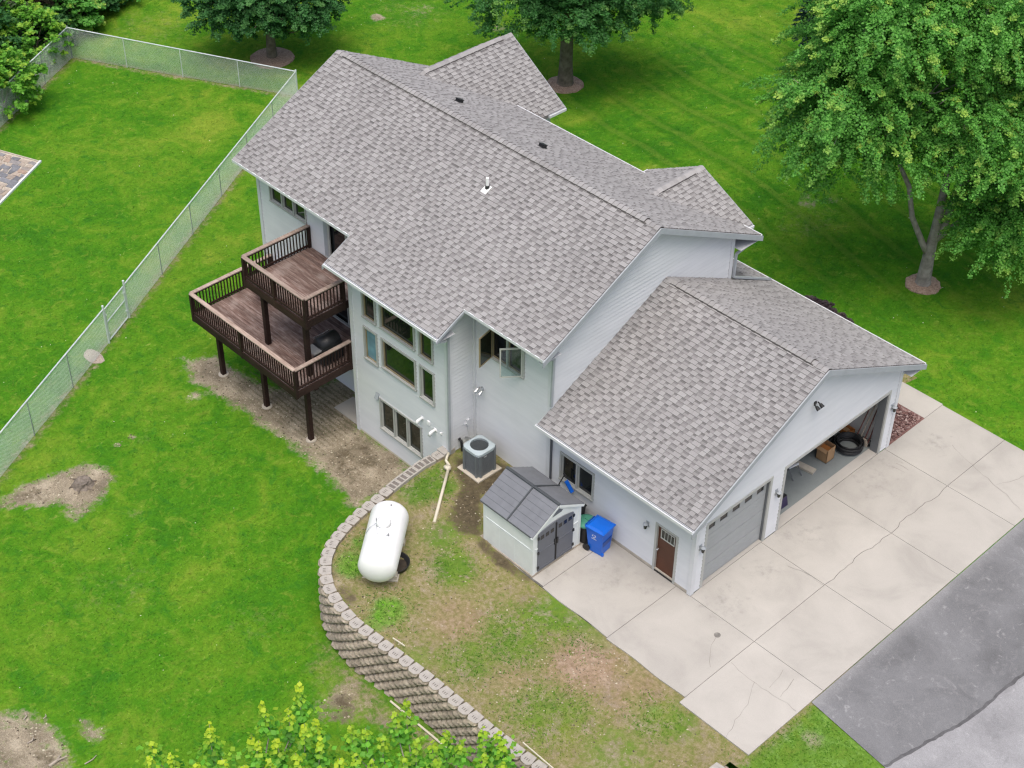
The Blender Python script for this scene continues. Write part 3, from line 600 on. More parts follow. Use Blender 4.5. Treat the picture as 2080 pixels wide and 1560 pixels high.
def window(pl, u0, u1, z0, z1, n=1, glass=M_GLASS, case=M_CASE, sash=M_SASHW, cw=.075, rec=.06, mull=.07, wood=None):
    mb = MB(); D = .058
    pl.box(mb, u0-.0, u1+.0, z1-cw, z1, -.03, D); pl.box(mb, u0, u1, z0, z0+cw*.8, -.03, D+.03); pl.box(mb, u0, u0+cw, z0+cw*.8, z1-cw, -.03, D); pl.box(mb, u1-cw, u1, z0+cw*.8, z1-cw, -.03, D)
    wd = (u1-u0-2*cw)/n
    for k in range(1, n): pl.box(mb, u0+cw+k*wd-mull/2, u0+cw+k*wd+mull/2, z0+cw*.8, z1-cw, -.03, D-.004)
    wn = build(mb, 'window', case, HOUSE)
    for k in range(n):
        a = u0+cw+k*wd+(mull/2 if k else 0); b = u0+cw+(k+1)*wd-(mull/2 if k < n-1 else 0); c, d = z0+cw*.8, z1-cw; f = .035
        mb = MB(); pl.box(mb, a, b, c, c+f, -.10, -.0); pl.box(mb, a, b, d-f, d, -.10, -.0); pl.box(mb, a, a+f, c+f, d-f, -.10, -.0); pl.box(mb, b-f, b, c+f, d-f, -.10, -.0)
        build(mb, 'window_frame', wood or sash, wn)
        mb = MB(); pl.box(mb, a+f, b-f, c+f, d-f, -.06, -.04); build(mb, 'pane', glass, wn)
    mb = MB(); pl.box(mb, u0+.02, u1-.02, z0+.02, z1-.02, -.5, -.18); 
    return wn
for k, a, b, c, d in WIN_BAY:
    if k == 'b': window(pBF, a, b, c, d, 3)
    elif k in ('m', 'm2'): window(pBF, a, b, c, d, 1, wood=M_SASH)
    elif k == 's': window(pBF, a, b, c, d, 1, M_BLUEGLASS, wood=M_SASH)
    else: window(pBF, a, b, c, d, 1, wood=M_SASHW if k == 't' else M_SASH)
window(pGL, -5.88, -4.32, 1.12, 2.32, 2, M_DARKGLASS)
window(pHL, -21.16, -18.98, 4.9, 5.95, 3, cw=.055)
# open casement window: opening with two sashes swung out
wn = window(pHL, -9.2, -7.57, 4.4, 5.72, 2, M_DARKGLASS, wood=M_SASH)
def clear_glass():
    g = N('clear_glass'); t = g.n('ShaderNodeBsdfTransparent'); t.inputs[0].default_value = (.82, .90, .89, 1); p = g.n('ShaderNodeBsdfGlossy'); p.inputs['Roughness'].default_value = .05; f = g.n('ShaderNodeFresnel'); m = g.n('ShaderNodeMixShader'); m.inputs[0].default_value = .10; g.t.links.new(t.outputs[0], m.inputs[1]); g.t.links.new(p.outputs[0], m.inputs[2]); g.t.links.new(m.outputs[0], g.out.inputs[0]); return g.m
def sash(u0, ang, wd, z0, z1, mat, glass):
    c_, s_ = math.cos(ang), math.sin(ang); mb = MB(); U = Vector((c_, -s_, 0)); T = Vector((s_, c_, 0)); o = Vector((u0, YH-.05, 0)); f = .045
    def bar(a, b, c, d, t, m): mb.obox(o+U*(a+b)/2+Vector((0, 0, (c+d)/2)), U*(b-a)/2, T*t, (0, 0, (d-c)/2), m)
    bar(0, wd, z0, z0+f, .02, 0); bar(0, wd, z1-f, z1, .02, 0); bar(0, f, z0+f, z1-f, .02, 0); bar(wd-f, wd, z0+f, z1-f, .02, 0); bar(f, wd-f, z0+f, z1-f, .006, 1)
    build(mb, 'open_sash', [mat, glass], wn)
sash(-9.1, math.radians(78), .72, 4.46, 5.66, M_SASH, M_GLASS); sash(-7.66, math.radians(180-52), .74, 4.46, 5.66, M_SASHW, clear_glass())
# sliding doors to the decks
def slider(u0, u1, z0, z1):
    mb = MB(); pHL.box(mb, u0, u0+.2, z0, z1, -.03, .03, 1); pHL.box(mb, u0+.2, u0+.32, z0, z1, -.03, .02); pHL.box(mb, u1-.1, u1, z0, z1, -.03, .02); pHL.box(mb, u0, u1, z0, z0+.08, -.03, .05); um = (u0+u1)/2+.15; pHL.box(mb, um-.09, um, z0, z1, -.05, .0); pHL.box(mb, um+.05, um+.1, z0, z1, -.07, -.02)
    d = build(mb, 'sliding_door', [M_CASE, M_DOWN], HOUSE); mb = MB(); pHL.box(mb, u0+.3, u1-.08, z0+.06, z1, -.12, -.09); build(mb, 'pane', M_DARKGLASS, d)
slider(-18.0, -15.7, 3.96, 6.0); slider(-18.2, -15.8, 1.36, 3.4)

# ---- roofs
pieces = []                                                            # every garage-roof shingle, to pick the 300 that show largest
_tabs = {}
def shingle_geo(mb, M, wd, e, t, mi):
    "one shingle tab: a wedge with a dark butt edge; the single-layer ones carry the printed dark band along their upper half"
    h = e*(.56 if mi else 1)
    tb = t+(.006-t)*h/(e+.03)
    P = [(0, 0, 0), (wd, 0, 0), (0, 0, t), (wd, 0, t), (0, h, tb), (wd, h, tb), (0, e+.03, .006), (wd, e+.03, .006), (0, e+.03, 0), (wd, e+.03, 0)]
    vs = [M @ Vector(p) for p in P]
    if mi: mb.add(vs, [(2, 3, 5, 4)], 3); mb.add(vs, [(4, 5, 7, 6)], 1)
    else: mb.add(vs, [(2, 3, 7, 6)], 0)
    mb.add(vs, [(0, 1, 3, 2), (1, 9, 7, 3), (8, 0, 2, 6)], 2)
def roof_plane(part, O, U, V, Nn, vmax, span, e=.160, single=False):
    mb = MB(); Wm = [round(.12+.024*k, 3) for k in range(11)]
    r = random.Random(hash((round(O.x, 1), round(O.y, 1))) & 0xffff); row = 0; v = 0.0
    while v < vmax-.03:
        lo, hi = span(v+.02)
        if hi-lo > .1:
            u = lo; tab = r.random() < .5
            while u < hi-1e-4:
                wd = r.choice(Wm[2:8] if tab else Wm[:6]); wd = min(wd, hi-u) if hi-u-wd > .1 else hi-u
                ee = min(e, vmax-v); t = .034 if tab else .022
                p = O+U*u+V*v; M = frame(U, V, Nn, p)
                if single: pieces.append(((CAM-p).length, M, wd, ee, t, 0 if tab else 1, part))
                else: shingle_geo(mb, M, wd-.004, ee, t, 0 if tab else 1)
                u += wd; tab = not tab if r.random() < .95 else tab
        v += e; row += 1
    return mb
def slab(name, pts_top, th, mats, parent):
    "roof deck: polygon of 4 points thickened downwards"
    mb = MB(); top = [Vector(p) for p in pts_top]; mb.hexa([p-Vector((0, 0, th)) for p in top]+top); return build(mb, name, mats, parent)
def gutter(p0, p1, outv, parent):
    mb = MB(); p0, p1, o = Vector(p0), Vector(p1), Vector(outv); z = Vector((0, 0, 1)); a, b = p0-z*.015, p1-z*.015
    d = (b-a)/2; c = (a+b)/2
    mb.obox(c+o*.008-z*.05, d, o*.006, z*.055); mb.obox(c+o*.05-z*.10, d, o*.04, z*.006); mb.obox(c+o*.088-z*.05, d, o*.008, z*.052); mb.obox(c+o*.08+z*.0, d, o*.017, z*.006)
    for s in (-1, 1): mb.obox(c+d*s*.9995+o*.046-z*.052, d.normalized()*.006, o*.036, z*.05)
    build(mb, 'gutter', M_WHITE, parent)
def rake(p0, p1, outv, parent, h=.21):
    mb = MB(); p0, p1, o = Vector(p0), Vector(p1), Vector(outv); z = Vector((0, 0, 1)); c = (p0+p1)/2; d = (p1-p0)/2
    mb.obox(c+o*.02-z*(h/2+.012), d, o*.02, z*h/2); build(mb, 'rake_board', [M_FASCIA, M_FASCIA], parent)
def ridge_caps(parent, p0, p1, vent=True, sl=SLP, step=.2):
    p0, p1 = Vector(p0), Vector(p1); d = (p1-p0); L = d.length; d.normalize(); s = d.cross(Vector((0, 0, 1))).normalized(); n = int(L/step); h = .06 if vent else .012
    half = .17
    A = (s-Vector((0, 0, sl))).normalized(); B = (-s-Vector((0, 0, sl))).normalized(); mb = MB(); prof = []
    for q, t in ((0, .030), (step+.03, .008)):
        base = d*q; up = Vector((0, 0, 1))
        prof.append([base+A*half+up*t, base+A*.05+up*(t+.003), base+up*(t-.012), base+B*.05+up*(t+.003), base+B*half+up*t, base+B*half+up*(t-.02), base+A*half+up*(t-.02)])
    vs = prof[0]+prof[1]; k = 7; mb.add(vs, [(i, i+1, k+i+1, k+i) for i in range(4)]); mb.add(vs, [(0, 6, 5, 4, 3, 2, 1), (4, 5, 12, 11), (0, 7, 13, 6)], 1)
    me = mb.mesh('ridge_cap', [M_CAP, M_BUTT])
    for i in range(n):
        p = p0+d*(i*step); v = vent and .5 < i*step < L-.5
        link('ridge_cap', me, parent, Matrix.Translation(p+Vector((0, 0, h if v else .02))))
    if vent:
        m2 = MB(); q0, q1 = p0+d*.5, p1-d*.5
        m2.hexa([q0+A*.19, q1+A*.19, q1+B*.19, q0+B*.19]+[p+Vector((0, 0, .055)) for p in (q0+A*.165, q1+A*.165, q1+B*.165, q0+B*.165)]); build(m2, 'ridge_vent', M_BUTT, parent)

def main_roof():
    c = 1/math.hypot(1, SLP); zE = zmain(YE0); zN = zmain(YE1); zB = zmain(YEB)
    part = slab('roof', [(XB, YE0, zE), (XF, YE0, zE), (XF, YR, ZR), (XB, YR, ZR)], .14, [M_ROOFDECK], HOUSE)
    slab('roof_deck', [(XB, YR, ZR), (XF, YR, ZR), (XF, YE1, zN), (XB, YE1, zN)], .14, [M_ROOFDECK], part)
    slab('roof_deck', [(XB2, YEB, zB), (XB1, YEB, zB), (XB1, YE0+.02, zmain(YE0+.02)), (XB2, YE0+.02, zmain(YE0+.02))], .14, [M_ROOFDECK], part)
    U = Vector((1, 0, 0)); V = Vector((0, c, c*SLP)); Nn = Vector((0, -c*SLP, c)); vm = (YR-YEB)/c
    e = .160; rows_b = math.floor((YE0-YEB)/c/e); ve = (YE0-YEB)/c
    O = Vector((0, YEB, zB)); span = lambda v: (XB2, XB1) if v < ve-.06 else (XB, XF)
    tag(build(roof_plane(part, O, U, V, Nn, vm, span), 'shingles', [M_TAB, M_GAP, M_BUTT, M_MIDTAB], part), kind='stuff')
    O = Vector((0, YE1, zN)); U2 = Vector((-1, 0, 0)); V2 = Vector((0, -c, c*SLP)); N2 = Vector((0, c*SLP, c))
    tag(build(roof_plane(part, O, U2, V2, N2, (YE1-YR)/c, lambda v: (-XF, -XB)), 'shingles', [M_TAB, M_GAP, M_BUTT, M_MIDTAB], part), kind='stuff')
    ridge_caps(part, (XF, YR, ZR), (XB, YR, ZR))
    gutter((XB, YE0, zE), (XB2, YE0, zE), (0, -1, 0), HOUSE); gutter((XB1, YE0, zE), (XF, YE0, zE), (0, -1, 0), HOUSE); gutter((XB2, YEB, zB), (XB1, YEB, zB), (0, -1, 0), HOUSE); gutter((XB, YE1, zN), (XF, YE1, zN), (0, 1, 0), HOUSE)
    rake((XF, YE0-.12, zmain(YE0-.12)), (XF, YR, ZR), (1, 0, 0), HOUSE); rake((XF, YR, ZR), (XF, YE1+.12, zmain(YE1+.12)), (1, 0, 0), HOUSE)
    rake((XB1, YEB-.12, zmain(YEB-.12)), (XB1, YE0, zE), (1, 0, 0), HOUSE, .11); rake((XB2, YEB-.12, zmain(YEB-.12)), (XB2, YE0, zE), (-1, 0, 0), HOUSE, .16)
    rake((XB, YE0, zE), (XB, YR, ZR), (-1, 0, 0), HOUSE); rake((XB, YR, ZR), (XB, YE1, zN), (-1, 0, 0), HOUSE)
    for (x0, x1, y0, y1, z) in ((XB, XB2, YE0, YH, zE-.2), (XB1, XF, YE0, YH, zE-.2), (XB2, XB1, YEB, YB, zB-.2), (XB, XF, YW, YE1, zN-.2)): mb = MB(); mb.box(x0+.02, x1-.02, y0+.03, y1+.05 if y1 < 5 else y1-.03, z-.01, z); build(mb, 'soffit', M_SOFFIT, HOUSE)
    return part
MAINROOF = main_roof()
def garage_roof():
    c = 1/math.hypot(1, GSL); ye, ye1 = -.678, GW+.678; ze = zgar(ye); x0, x1 = -GL+.02, .4013
    part = slab('garage_roof', [(x0, ye, ze), (x1, ye, ze), (x1, GYR, GZR), (x0, GYR, GZR)], .14, [M_ROOFDECK], HOUSE)
    slab('roof_deck', [(x0, GYR, GZR), (x1, GYR, GZR), (x1, ye1, ze), (x0, ye1, ze)], .14, [M_ROOFDECK], part)
    U = Vector((1, 0, 0)); V = Vector((0, c, c*GSL)); Nn = Vector((0, -c*GSL, c))
    roof_plane(part, Vector((0, ye, ze)), U, V, Nn, (GYR-ye)/c, lambda v: (x0, x1), single=True)
    tag(build(roof_plane(part, Vector((0, ye1, ze)), -U, Vector((0, -c, c*GSL)), Vector((0, c*GSL, c)), (GYR-ye)/c, lambda v: (-x1, -x0+4.4 if v < 1.15 else -x0)), 'shingles', [M_TAB, M_GAP, M_BUTT, M_MIDTAB], part), kind='stuff')
    pieces.sort(key=lambda t: t[0]); mb = MB()
    for k, (dd, M, wd, ee, t, mi, pr) in enumerate(pieces):
        if k < 300:
            key = (round(wd, 3), round(ee, 3), mi)
            if key not in _tabs:
                m1 = MB(); shingle_geo(m1, Matrix.Identity(4), wd-.004, ee, t, mi); _tabs[key] = m1.mesh('shingle', [M_TAB, M_GAP, M_BUTT, M_MIDTAB])
            link('shingle', _tabs[key], part, M)
        else: shingle_geo(mb, M, wd-.004, ee, t, mi)
    tag(build(mb, 'shingles', [M_TAB, M_GAP, M_BUTT, M_MIDTAB], part), kind='stuff')
    ridge_caps(part, (x1, GYR, GZR), (x0, GYR, GZR), True, GSL)
    gutter((x0-.05, ye, ze), (x1, ye, ze), (0, -1, 0), HOUSE); gutter((x0-4.4, ye1, ze), (x1, ye1, ze), (0, 1, 0), HOUSE)
    rake((x1, ye-.12, zgar(ye-.12)), (x1, GYR, GZR), (1, 0, 0), HOUSE); rake((x1, GYR, GZR), (x1, ye1+.12, zgar(ye1+.12)), (1, 0, 0), HOUSE)
    rake((x0, ye, ze), (x0, -.02, zgar(-.02)), (-1, 0, 0), HOUSE, .16)
    # lower eave strip running back past the house wall (porch roof)
    slab('roof_deck', [(x0-4.4, YW+.02, zgar(YW+.02)), (x0, YW+.02, zgar(YW+.02)), (x0, ye1, ze), (x0-4.4, ye1, ze)], .14, [M_ROOFDECK], part)
    for q in ((ye+.03, -.02), (GW, ye1-.03)): mb = MB(); mb.box(x0, x1-.02, *q, ze-.21, ze-.2); build(mb, 'soffit', M_SOFFIT, HOUSE)
    # front underside between gable wall and rake
    mb = MB(); mb.hexa([(.0, GYR, GZR-.2), (x1, GYR, GZR-.2), (x1, ye, ze-.2), (0, ye, ze-.2), (0, GYR, GZR-.17), (x1, GYR, GZR-.17), (x1, ye, ze-.17), (0, ye, ze-.17)]); build(mb, 'soffit', M_SOFFIT, HOUSE); mb = MB(); mb.hexa([(.0, GYR, GZR-.2), (x1, GYR, GZR-.2), (x1, ye1, ze-.2), (0, ye1, ze-.2), (0, GYR, GZR-.17), (x1, GYR, GZR-.17), (x1, ye1, ze-.17), (0, ye1, ze-.17)]); build(mb, 'soffit', M_SOFFIT, HOUSE)
garage_roof()
def cross_gable(xr, zr, yend, half, sl, left=None):
    c = 1/math.hypot(1, sl); left = half if left is None else left; y0 = YR+(ZR-zr)/SLP-.3
    ze, zl = zr-sl*half, zr-sl*left
    yv = lambda z: YR+(ZR-z)/SLP-.25
    part = slab('gable_roof', [(xr, y0, zr), (xr+half, yv(ze), ze), (xr+half, yend, ze), (xr, yend, zr)], .14, [M_ROOFDECK], HOUSE)
    slab('roof_deck', [(xr-left, yv(zl), zl), (xr, y0, zr), (xr, yend, zr), (xr-left, yend, zl)], .14, [M_ROOFDECK], part)
    for s, hf in ((1, half), (-1, left)):
        O = Vector((xr+s*hf, 0, zr-sl*hf)); U = Vector((0, s, 0)); V = Vector((-s*c, 0, c*sl)); Nn = Vector((s*c*sl, 0, c))
        def span(v, s=s, hf=hf):
            z = zr-sl*hf+v*c*sl; a, b = yv(z)+.12, yend
            return (a, b) if s > 0 else (-b, -a)
        tag(build(roof_plane(part, O, U, V, Nn, hf/c, span), 'shingles', [M_TAB, M_GAP, M_BUTT, M_MIDTAB], part), kind='stuff')
    ridge_caps(part, (xr, yend, zr), (xr, y0+.3, zr), True, sl)
    gutter((xr+half, yv(ze)+.3, ze), (xr+half, yend, ze), (1, 0, 0), HOUSE); (gutter((xr-left, yv(zl)+.3, zl), (xr-left, yend, zl), (-1, 0, 0), HOUSE) if left == half else None)
    rake((xr, yend, zr), (xr+half, yend, ze), (0, 1, 0), HOUSE); rake((xr-left, yend, zl), (xr, yend, zr), (0, 1, 0), HOUSE)
    mb = MB(); mb.box(xr-left+.45, xr+half-.45, YW, yend-.35, -2, ze+.1); build(mb, 'wall', M_SIDE, HOUSE)
    mb = MB(); xa, xb = xr-left+.45, xr+half-.45; mb.add([(xa, yend-.35, ze), (xb, yend-.35, ze), (xr, yend-.35, zr-.2)], [(0, 1, 2)]); build(mb, 'wall', M_SIDE, HOUSE)
cross_gable(-20.6, 7.85, 11.7, 3.1, .655, 1.7); cross_gable(-9.15, 7.5, 10.15, 2.45, .51)

# ---- garage doors, openings and interior
def opening(u0, u1, h):
    mb = MB(); t = .09
    pGF.box(mb, u0-.02, u0+t, 0, h+.02, -.02, .03); pGF.box(mb, u1-t, u1+.02, 0, h+.02, -.02, .03); pGF.box(mb, u0+t, u1-t, h-t, h+.02, -.02, .03); build(mb, 'door_casing', M_CASE, HOUSE)
    mb = MB(); pGF.box(mb, u0+.02, u0+.10, 0, h-.02, -.32, -.021); pGF.box(mb, u1-.10, u1-.02, 0, h-.02, -.32, -.021); pGF.box(mb, u0+.1, u1-.1, h-.1, h-.02, -.32, -.021); build(mb, 'door_jamb', M_JAMB, HOUSE)
opening(SD0, SD1, DH); opening(DD0, DD1, DH)
gd = build(MB(), 'garage_door', M_GDOOR, HOUSE)
for k in range(4):
    mb = MB(); z0 = .02+k*.675; pGF.box(mb, SD0+.1, SD1-.1, z0+.012, z0+.665, -.16, -.11)
    for j in range(4): pGF.box(mb, SD0+.12, SD1-.12, z0+.04+j*.155, z0+.16+j*.155, -.111, -.104)
    if k == 3:
        mb = MB(); pGF.box(mb, SD0+.1, SD1-.1, z0+.012, z0+.24, -.16, -.11); pGF.box(mb, SD0+.1, SD1-.1, z0+.52, z0+.665, -.16, -.11); ws = (SD1-SD0-.2)/5
        for j in range(6):
            a = SD0+.1+j*ws; pGF.box(mb, max(a-.12, SD0+.1), min(a+.12, SD1-.1), z0+.24, z0+.52, -.16, -.11)
    build(mb, 'door_panel', M_GDOOR, gd)
for j in range(5):
    mb = MB(); a = SD0+.1+j*ws; z0 = .02+3*.675; pGF.box(mb, a+.12, a+ws-.12, z0+.24, z0+.52, -.15, -.135); build(mb, 'pane', M_DARKGLASS, gd)
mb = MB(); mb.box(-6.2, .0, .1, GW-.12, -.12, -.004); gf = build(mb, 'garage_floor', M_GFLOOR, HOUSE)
mb = MB(); mb.box(-.36, .015, SD0, SD1, -.1, .0015); mb.box(-.36, .015, DD0, DD1, -.1, .0015); build(mb, 'lit_floor_strip', M_CONC, HOUSE)  # paler strip: brighter light on the floor's front edge put into the colour
mb = MB(); mb.box(-6.2, -.2, GW-.16, GW-.1, 0, 3.25); mb.box(-6.2, -.2, .1, .16, 0, 3.25); mb.box(-6.26, -6.2, .1, GW-.1, 0, 3.25); mb.box(-6.26, -.05, .1, GW-.1, 3.22, 3.3); mb.box(-.14, -.03, .1, SD0, 0, 3.25); mb.box(-.14, -.03, SD1, DD0, 0, 3.25); mb.box(-.14, -.03, DD1, GW-.1, 0, 3.25); mb.box(-.14, -.03, SD0, DD1, DH+.03, 3.25); build(mb, 'interior_wall', M_DRYWALL, HOUSE)
# raised overhead door leaf under the ceiling
mb = MB()
for k in range(4): mb.box(-.5-k*.68-.66, -.5-k*.68, DD0+.1, DD1-.1, 2.86, 2.9)
build(mb, 'overhead_door', M_GDOOR, HOUSE)
# side door
dr = MB(); pGL.box(dr, -1.53, -.75, .06, 2.02, -.1, -.05); dr = build(dr, 'door', M_BROWN, HOUSE)
mb = MB(); pGL.box(mb, -1.62, -1.53, 0, 2.1, -.1, .03); pGL.box(mb, -.75, -.66, 0, 2.1, -.1, .03); pGL.box(mb, -1.53, -.75, 2.02, 2.1, -.1, .03); build(mb, 'door_frame', M_CASE, dr)
mb = MB(); pGL.box(mb, -1.6, -.68, 0, .06, -.1, .02); build(mb, 'threshold', M_BLACK, dr)  # sill strip painted black for the shadow gap under the door
mb = MB()
pGL.box(mb, -1.42, -.84, 1.50, 1.54, -.05, -.03); pGL.box(mb, -1.42, -.84, 1.88, 1.91, -.05, -.03); pGL.box(mb, -1.42, -1.39, 1.54, 1.88, -.05, -.03); pGL.box(mb, -.87, -.84, 1.54, 1.88, -.05, -.03)
for u in (-1.26, -1.13, -1.0): pGL.box(mb, u-.008, u+.008, 1.54, 1.88, -.05, -.035)
build(mb, 'window_frame', M_SASHW, dr); mb = MB(); pGL.box(mb, -1.39, -.87, 1.54, 1.88, -.05, -.042); build(mb, 'pane', M_GLASS, dr)
mb = MB(); mb.cyl(pGL.P(-1.46, 1.0, -.05), pGL.P(-1.46, 1.0, .02), .02); mb.lathe([(.02, -.03), (.038, -.01), (.038, .015), (.02, .03)], pGL.P(-1.46, 1.0, .04), 10); build(mb, 'handle', M_CHROME, dr, True)
# downspouts
def downspout(path, m=M_DOWN, w_=.085):
    mb = MB()
    for a, b in zip(path[:-1], path[1:]): mb.beam(a, b, w_, w_*.8, 0, (0, 1, 0) if abs(a[0]-b[0])+abs(a[1]-b[1]) < .01 else (0, 0, 1))
    build(mb, 'downspout', m, HOUSE)
downspout([(-9.72, YEB-.05, 5.72), (-9.72, YB-.35, 5.55), (-9.9, YB-.06, 5.45), (-9.93, YB-.06, .35)])
downspout([(-6.15, YE0-.06, 6.32), (-6.22, YH-.07, 6.05), (-6.27, YH-.07, 4.05)])
downspout([(-6.3, -.06, 3.4), (-6.3, -.06, .25)], M_DOWNDARK)
downspout([(-6.12, YE1+.05, 6.15), (-6.24, YW+.1, 5.85), (-6.24, YW+.1, zgar(YW+.1)+.12), (-6.2, 10.95, zgar(10.95)+.1)], M_DOWN)
downspout([(.15, GW+.7, 3.4), (-.05, GW+.08, 3.2), (-.05, GW+.08, .1)], M_DOWN)
# plumbing and roof vents
def onroof(x, y): return Vector((x, y, zmain(y)))
p = onroof(-12.36, 2.73); mb = MB(); mb.cyl(p+Vector((0, 0, -.05)), p+Vector((0, 0, .42)), .055, n=14); mb.cyl(p+Vector((0, 0, .0)), p+Vector((0, 0, .13)), .085, .075, 14, 1)
vt = build(mb, 'vent_pipe', [M_PVC, M_BLACK], HOUSE, False); mb = MB(); c = 1/math.hypot(1, SLP); mb.obox(p+Vector((0, -.07*c, -.07*c*SLP+.034)), (.13, 0, 0), Vector((0, c, c*SLP))*.17, Vector((0, -c*SLP, c))*.006); build(mb, 'flashing', M_PVC, vt)
for x, y in ((-17.44, 6.03), (-13.07, 6.01)):
    p = onroof(x, y); mb = MB(); V = Vector((0, -c, c*SLP)); Nn = Vector((0, c*SLP, c)); mb.obox(p+Nn*.08, (.11, 0, 0), V*.10, Nn*.05); mb.obox(p+Nn*.135, (.125, 0, 0), V*.12, Nn*.010); mb.obox(p+Nn*.03, (.13, 0, 0), V*.14, Nn*.008); build(mb, 'roof_vent', M_BLACK, HOUSE)
# wall fittings
def elbow(u, z):
    mb = MB(); P0 = Vector(pBF.P(u, z, 0)); mb.tube([P0, P0+Vector((0, -.14, .0)), P0+Vector((-.02, -.22, -.04)), P0+Vector((-.03, -.25, -.16))], [.05, .055, .058, .058], 12); mb.cyl(P0, P0+Vector((0, -.03, 0)), .09, n=14); build(mb, 'exhaust_pipe', M_PVC, HOUSE, True)
elbow(-11.4, 1.05); elbow(-10.72, .93)
mb = MB(); pBF.box(mb, -11.1, -10.96, .98, 1.14, 0, .07); pBF.box(mb, -10.42, -10.34, .95, 1.03, 0, .08); build(mb, 'wall_box', M_PVC, HOUSE)
mb = MB(); P0 = Vector(pBF.P(-13.83, .59, 0)); mb.hexa([P0+Vector(v) for v in ((-.09, 0, -.1), (.09, 0, -.1), (.09, -.13, -.1), (-.09, -.13, -.1), (-.09, 0, .12), (.09, 0, .12), (.09, -.03, .12), (-.09, -.03, .12))]); build(mb, 'dryer_vent', M_DOWN, HOUSE)
def light(name_pl, u, z, two=False, m=M_CHROME):
    pl = name_pl; mb = MB(); P0 = Vector(pl.P(u, z, 0)); o = Vector(pl.P(u, z, 1))-P0; s = o.cross(Vector((0, 0, 1)))
    mb.cyl(P0, P0+o*.04, .07, n=12)
    for k in ((-1, 1) if two else (0,)): 
        q = P0+o*.05+s*k*.1; mb.cyl(q, q+o*.1-Vector((0, 0, .03)), .025, n=8); mb.cyl(q+o*.09-Vector((0, 0, .02)), q+o*.21-Vector((0, 0, .1)), .05, .075, 12)
    build(mb, 'wall_light', m, HOUSE, False)
light(pHL, -9.6, 2.8, True, M_CHROME); light(pGF, 5.38, 4.9, True, M_BLACK)
def lantern(pl, u, z):
    mb = MB(); P0 = Vector(pl.P(u, z, 0)); o = Vector(pl.P(u, z, 1))-P0; s = o.cross(Vector((0, 0, 1))); Z = Vector((0, 0, 1))
    mb.obox(P0+o*.015, s*.06, Z*.12, o*.015); mb.beam(P0+Z*.08, P0+o*.12+Z*.1, .02, .02); c_ = P0+o*.13; mb.cyl(c_-Z*.13, c_+Z*.05, .05, .075, 8, 1); mb.cyl(c_+Z*.05, c_+Z*.12, .095, .02, 8); mb.cyl(c_-Z*.16, c_-Z*.13, .03, .05, 8)
    build(mb, 'wall_lantern', [M_DOWN, M_GLASS], HOUSE)
lantern(pGF, .24, 1.98); lantern(pGF, 3.96, 1.95); lantern(pGF, 10.24, 1.95); lantern(pGL, -1.95, 1.78)
mb = MB(); q = Vector(pBS.P(-.35, 1.3, 0)); mb.box(q.x, q.x+.09, -.5, -.36, 1.15, 1.4); mb.cyl((q.x+.05, -.43, 1.15), (q.x+.05, -.43, .3), .018, n=8); mb.cyl((q.x+.05, -.62, 1.25), (q.x+.05, -.43, 1.25), .015, n=8); build(mb, 'meter_box', M_CORNER, HOUSE)
mb = MB(); mb.tube([(-9.98, -.55, .62), (-9.6, -.5, .75), (-9.2, -.5, .72), (-8.95, -.6, .6)], .03, 8); mb.tube([(-9.97, -.85, .75), (-9.85, -.85, .7), (-9.8, -.85, .3)], .05, 8, 1); build(mb, 'conduit', [M_CHROME, M_BLACK], HOUSE, True)

# ------------------------------------------------------------------ decks
def deck(name, x0, x1, y0, y1, zf, label, sides, posts, railx=()):
    root = thing(name, ((x0+x1)/2, (y0+y1)/2, zf), label, 'deck'); bw = .148; y = y0
    while y < y1-.02:
        mb = MB(); dz = random.uniform(-.002, .002); mb.box(x0, x1, y+.004, min(y+bw, y1)-.004, zf-.03+dz, zf+dz); build(mb, 'deck_board', M_DECK, root); y += bw
    mb = MB(); mb.box(x0-.02, x1+.02, y0-.045, y0-.005, zf-.3, zf-.005); mb.box(x0-.045, x0-.005, y0, y1, zf-.3, zf-.005); mb.box(x1+.005, x1+.045, y0, y1, zf-.3, zf-.005)
    xx = x0+.4
    while xx < x1-.12: mb.box(xx, xx+.045, y0, y1, zf-.26, zf-.032); xx += .45
    mb.box(x0, x1, -3.02, -2.86, zf-.42, zf-.262); build(mb, 'joist_frame', M_DECKDARK, root)
    H = .97
    def run(a, b, low=0.0):
        a, b = Vector(a), Vector(b); d = (b-a); L = d.length; d.normalize(); up = Vector((0, 0, 1)); n = int(L/.135)
        mb = MB(); mb.beam(a+up*(zf+H-.02-low), b+up*(zf+H-.02-low), .16, .04); build(mb, 'rail_cap', M_RAILCAP, root)
        mb = MB(); mb.beam(a+up*(zf+H-.09), b+up*(zf+H-.09), .04, .1); mb.beam(a+up*(zf+.1), b+up*(zf+.1), .04, .08); build(mb, 'rail', M_DECKDARK, root)
        for k in range(1, n):
            p = a+d*(L*k/n); q = d.cross(up)
            link('baluster', BAL, root, frame(d, q, up, p+up*(zf-.26)))
    for k, s in enumerate(sides): run(*s, .003*k)
    for (x, y) in railx:
        mb = MB(); mb.box(x-.055, x+.055, y-.055, y+.055, zf-.32, zf+H-.04); build(mb, 'rail_post', M_DECKDARK, root)
    for (x, y, zb) in posts:
        mb = MB(); mb.box(x-.085, x+.085, y-.085, y+.085, zb, zf-.28); build(mb, 'post', M_DECKDARK, root)
    return root
mbb = MB(); mbb.box(-.019, .019, -.05, -.012, 0, 1.14); BAL = mbb.mesh('baluster', M_DECKDARK)
UX0, UX1, UY0, UZ = -18.85, -15.35, -3.05, 3.98
LX0, LX1, LY0, LZ = -21.45, -15.2, -3.83, 1.38
